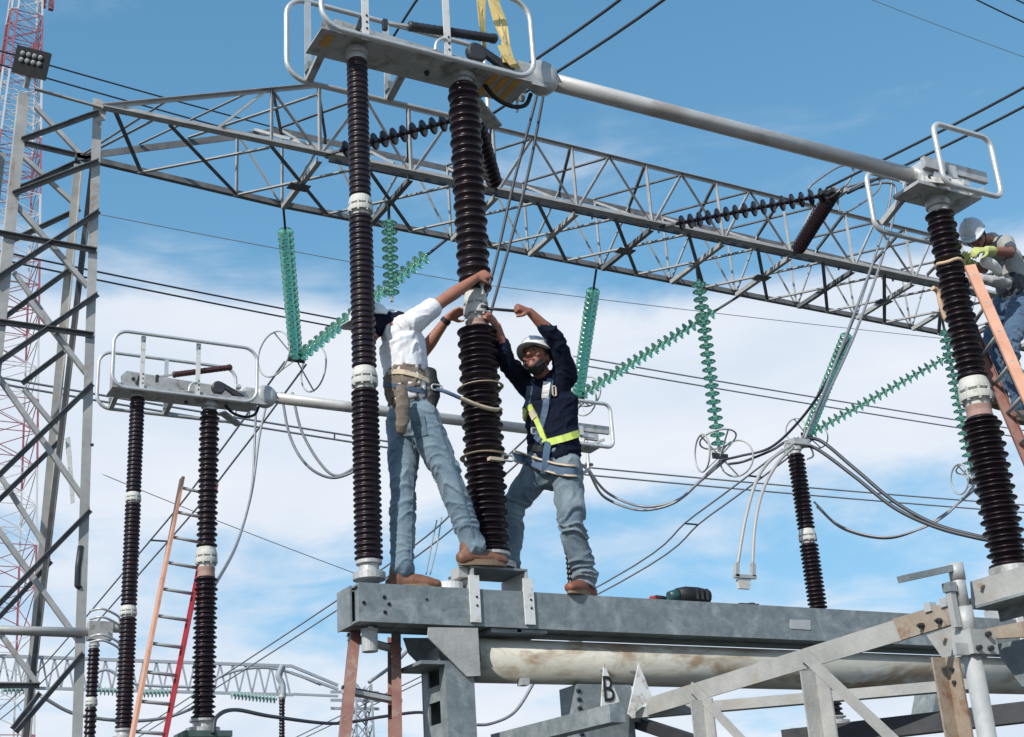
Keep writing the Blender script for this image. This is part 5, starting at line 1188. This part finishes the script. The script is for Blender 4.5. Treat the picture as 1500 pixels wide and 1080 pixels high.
# lanyard round the thick post
def post_ring(bm, b, px_, py, r, rad, tilt=0): 
    z_ = zat(b.x, b.y, py); sweep(bm, [V((b.x + r * math.cos(R(a)), b.y + r * math.sin(R(a)), z_ + tilt * math.cos(R(a)))) for a in range(0, 360, 15)], rad, 6, True)
la = thing('lanyard', 'tan positioning strap from the white-shirted worker\'s belt round the thick post', 'lanyard', J(690, 590, 6.9))
part('loop', TAN, la, post_ring, B2, 0, 569, .137, (.012, .004), .008)
part('strap', STRAPB, la, sweep, catmull([J(640, 570, 6.93), J(655, 575, 6.88), J(676, 584, 6.86)]), .013, 6)
part('strap', TAN, la, sweep, catmull([J(674, 583, 6.86), J(700, 594, 6.87), J(722, 600, 6.89), J(734, 600, 6.97)]), .013, 6)

# ---- second worker: navy shirt, white helmet, full harness
j = dict(head=J(786, 527, 6.98), neck=J(797, 556, 7.04), chest=J(805, 590, 7.08), pelvis=J(812, 664, 7.08), shR=J(774, 568, 7.18), shL=J(831, 552, 6.97),
         elR=J(741, 527, 7.02), wrR=J(728, 478, 6.98), elL=J(813, 495, 6.85), wrL=J(776, 457, 6.84), hipR=J(795, 684, 7.14), hipL=J(830, 690, 7.02),
         knR=J(752, 742, 7.24), anR=J(746, 818, 7.20), knL=J(838, 768, 6.92), anL=J(857, 845, 6.98))
p2 = thing('person', 'worker in navy shirt, white helmet and harness, arms raised to the thick post', 'person', J(820, 868, 7.05))
bm = BM(); body_core(bm, j); hf, hu, hs = head(bm, j['head'], (-.80, -.52, .22), (-.02, .12, 1))
hand(bm, j['wrR'], J(708, 456, 6.93) - j['wrR'] + V((0, 0, .02)), (-.6, .6, .1), 45, -1); dL = (J(754, 448, 6.84) - j['wrL']).normalized(); nL = V((-.1, .8, -.55)); nL = (nL - dL * nL.dot(dL)).normalized(); hand(bm, j['wrL'], dL, nL, 92, 1); GRIP = j['wrL'] + dL * .082 + nL * .030
body, _ = solid('body', bm, SKIN2, p2, .0065, 2)
face_parts(p2, j['head'], hf, hu, hs, body); helmet(p2, j['head'], hf, hu, hs, HELM)
bm = BM(); c_ = j['head']; ell(bm, c_ - hf * .022 + hu * .03, (.083, .09, .085), (hs, hf, hu)); ell(bm, c_ + hf * .020 - hu * .062, (.062, .064, .058), (hs, hf, hu)); ell(bm, c_ + hf * .068 - hu * .096, (.030, .022, .018), (hs, hf, hu)); solid('hair_and_beard', bm, HAIR, p2, .007, 1, .003)
bm = BM(); shirt_core(bm, j, .42, .0, 1.10, True)
nv, nt_ = solid('shirt', bm, NAVY, p2, .009, 3, .012, 13.0, (8, 8, 11), ((j['elL'], .2, .6), (j['elR'], .2, .6), (j['pelvis'], .25, .7)))
bm = BM(); trouser_core(bm, j, .0, 1.02)
jn, jt = solid('jeans', bm, JEAN2, p2, .0075, 4, .0115, 18.0, (6, 6, 15), ((j['knL'], .26, 1.1), (j['anL'], .22, 1.2), (j['knR'], .2, .7), (lerp(j['hipL'], j['hipR'], .5), .2, .5)))
boot(p2, j['anL'], V((Wy(836, 868, 6.93).x, 6.90, ZTOP + .002)), LEATHER2, leg=lerp(j['anL'], j['knL'], .2)); boot(p2, j['anR'], V((Wy(725, 830, 7.17).x, 7.16, zk + .002)), LEATHER2, leg=lerp(j['anR'], j['knR'], .2))
S2 = [('harness_strap', STRAPB, [(806, 556), (802, 580), (798, 605), (792, 628), (783, 640)], .042), ('harness_strap', STRAPB, [(776, 566), (774, 590), (773, 606)], .04),
      ('webbing_sleeve', WHITEP, [(801, 561), (800, 572), (799, 586)], .046), ('harness_strap', HIVIS, [(771, 600), (769, 620), (768, 645)], .04), ('harness_strap', HIVIS, [(776, 594), (785, 612), (792, 628), (799, 648)], .034),
      ('webbing_sleeve', TAN, [(780, 603), (785, 614)], .04), ('waist_strap', HIVIS, [(800, 650), (815, 646), (832, 641), (850, 634)], .046), ('harness_strap', STRAPB, [(780, 628), (786, 640), (797, 650)], .035)]
for nm, m, pts_, w_ in S2: lay(nm, m, nv, nt_, pts_, w_, .006, .013 if nm == 'webbing_sleeve' else (.009 if m is HIVIS else .004))
lay('belt', BLACK, nv, nt_, [(768, 652), (785, 657), (800, 658)], .04)
hk = nt_.ray_cast(EYE, ray(784, 632).normalized())[0] - ray(784, 632) * .014
part('buckle', GALV, nv, sweep, rrect(hk, UX, UZ, .026, .02, .008, 3), .006, 6, True)
hk = nt_.ray_cast(EYE, ray(812, 573).normalized())[0] - ray(812, 573) * .012
part('snap_hook', TAN, nv, sweep, rrect(hk, UX, UZ, .012, .033, .011, 3), .006, 6, True)
lb = thing('lanyard', 'dark blue positioning belt edged with tan, from the navy-shirted worker round the thick post', 'lanyard', J(800, 680, 6.85))
def sagband(bm, pts, w_, th=.006):
    P_ = catmull(pts, 5); rows = []
    for i, p in enumerate(P_):
        d = P_[min(i + 1, len(P_) - 1)] - P_[max(i - 1, 0)]; n_ = (EYE - p); n_ = V((n_.x * .3, n_.y, .0)).normalized(); s = n_.cross(d).normalized(); n_ = d.cross(s).normalized()
        rows.append([bm.verts.new(p + s * (w_ / 2 * a) + n_ * b) for a, b in ((-1, 0), (1, 0), (1, th), (-1, th))])
    for A, B in zip(rows, rows[1:]):
        for k in range(4): bm.faces.new((A[k], A[(k + 1) % 4], B[(k + 1) % 4], B[k]))
    bm.faces.new(rows[0][::-1]); bm.faces.new(rows[-1])
def onbody(px, py, off):
    r = ray(px, py).normalized(); hs_ = [h for h in (nt_.ray_cast(EYE, r), jt.ray_cast(EYE, r)) if h[0] is not None]
    return min(hs_, key=lambda h: h[3])[0] - r * off if hs_ else None
bl_ = [J(752, 669, 6.93)] + [onbody(x, y, .022) or J(x, y, 6.9) for x, y in ((768, 674), (785, 680), (800, 684), (815, 688), (830, 690), (843, 691))]
bl_.append(bl_[-1] + V((.06, .10, .01)))
part('belt_pad', STRAPB, lb, sagband, bl_, .062)
for off in (-.033, .033): part('belt_edge', TAN, lb, sagband, [p + V((0, -.005, off)) for p in bl_], .012, .010)
part('vertical_strap', mat('light_blue_webbing', (.10, .17, .26), .8), lb, sagband, [onbody(803, 648, .02), onbody(800, 664, .036), onbody(798, 684, .036), onbody(797, 694, .034)], .042)
part('snap_hook', GALV, lb, sweep, rrect(J(744, 671, 6.91), UX, UZ, .038, .018, .016, 4), .008, 6, True)
part('swivel', TAN, lb, bar, J(716, 672, 6.89), J(735, 674, 6.90), .035, .02)
part('loop', TAN, lb, post_ring, B2, 0, 671, .137, (.016, .004), 0)

# wrench between his hands
wr = thing('ratchet_wrench', 'steel wrench held across between the navy-shirted worker\'s raised hands', 'wrench', J(740, 450, 6.86))
gd = (GRIP - J(712, 452, 6.90)).normalized()
part('handle', DARK, wr, sweep, [J(712, 452, 6.90), lerp(J(712, 452, 6.90), GRIP, .5), GRIP + gd * .06], .0105, 8)
part('ring_end', DARK, wr, lathe, [(.02, 0), (.024, .004), (.024, .018), (.02, .022)], J(709, 452, 6.90), (0, -.5, 1), 12)
bo = thing('flange_bolt', 'bright bolt standing on the pale joint of the thick post', 'bolt', J(706, 425, 6.93))
part('shank', GALV, bo, lathe, [(.010, 0), (.010, .07), (.018, .07), (.018, .085)], J(707, 432, 6.93), (0, 0, 1), 8)

# ---- third worker on the right ladder
j = dict(head=J(1428, 345, 7.12), neck=J(1453, 353, 7.16), chest=J(1474, 378, 7.2), pelvis=J(1488, 442, 7.2), shR=J(1459, 362, 7.38), shL=J(1472, 356, 7.04),
         elR=J(1441, 395, 7.35), wrR=J(1419, 385, 7.2), elL=J(1480, 370, 6.90), wrL=J(1446, 367, 6.88), hipR=J(1473, 452, 7.30), hipL=J(1494, 455, 7.10),
         knR=J(1453, 505, 7.26), anR=J(1464, 568, 7.22), knL=J(1478, 512, 6.98), anL=J(1493, 590, 7.02))
p3 = thing('person', 'worker in grey T-shirt on the right ladder, bowed white helmet and lime glove', 'person', J(1476, 600, 7.1))
bm = BM(); body_core(bm, j); hf, hu, hs = head(bm, j['head'], (-.62, -.42, -.70), (-.62, -.15, .70))
hand(bm, j['wrL'], J(1415, 366, 6.9) - j['wrL'], (-.1, .6, -.6), 45, 1); hand(bm, j['wrR'], J(1403, 372, 7.1) - j['wrR'], (-.2, -.6, .2), 40, -1)
body, _ = solid('body', bm, SKIN2, p3, .0075, 2)
face_parts(p3, j['head'], hf, hu, hs, body); helmet(p3, j['head'], hf, hu, hs, HELMG)
bm = BM(); limb(bm, [lerp(j['elL'], j['wrL'], .78), j['wrL']], [.042, .036]); hand(bm, j['wrL'], J(1415, 366, 6.9) - j['wrL'], (-.1, .6, -.6), 42, 1, 1.22); solid('glove', bm, GLOVE, p3, .0075, 1, .004)
bm = BM(); limb(bm, [lerp(j['elR'], j['wrR'], .78), j['wrR']], [.042, .036]); hand(bm, j['wrR'], J(1403, 372, 7.1) - j['wrR'], (-.2, -.6, .2), 38, -1, 1.22); solid('glove', bm, GLOVE, p3, .0075, 1, .004)
bm = BM(); shirt_core(bm, j, .6, .1, 1.0); g3_, gt_ = solid('t_shirt', bm, GREYT, p3, .010, 3, .012, 23.0, (9, 9, 9), ((j['pelvis'], .3, .6),))
bm = BM(); trouser_core(bm, j, .16, 1.0); solid('jeans', bm, JEAN3, p3, .010, 3, .014, 28.0, (6, 6, 15), ((j['knL'], .25, .9), (j['knR'], .25, .9)))
boot(p3, j['anR'], J(1446, 590, 7.15), BELT, leg=lerp(j['anR'], j['knR'], .2)); boot(p3, j['anL'], J(1463, 612, 6.98), BELT, leg=lerp(j['anL'], j['knL'], .2))
bm = BM(); pc = lerp(j['pelvis'], j['chest'], .25); up_ = (j['neck'] - j['pelvis']).normalized(); s_ = (j['shL'] - j['shR']).normalized()
limb(bm, [pc - up_ * .04, pc, pc + up_ * .04], [(.172, .136), (.176, .14), (.170, .134)], s_, 20); solid('tool_belt', bm, DARK, p3, .01, 2, .014, 5, (14, 14, 18))
bm = BM(); limb(bm, [J(1439, 408, 6.95), J(1456, 412, 6.93), J(1475, 414, 6.95)], [(.04, .035), (.05, .05), (.04, .035)], (0, 1, 0)); solid('tool_pouch', bm, FRAME, p3, .01, 2, .012, 6)
bm = BM(); limb(bm, [J(1443, 384, 6.93), J(1453, 388, 6.93), J(1461, 396, 6.95)], [.045, .05, .04]); solid('tool_roll', bm, WHITEP, p3, .01, 2, .008, 4)
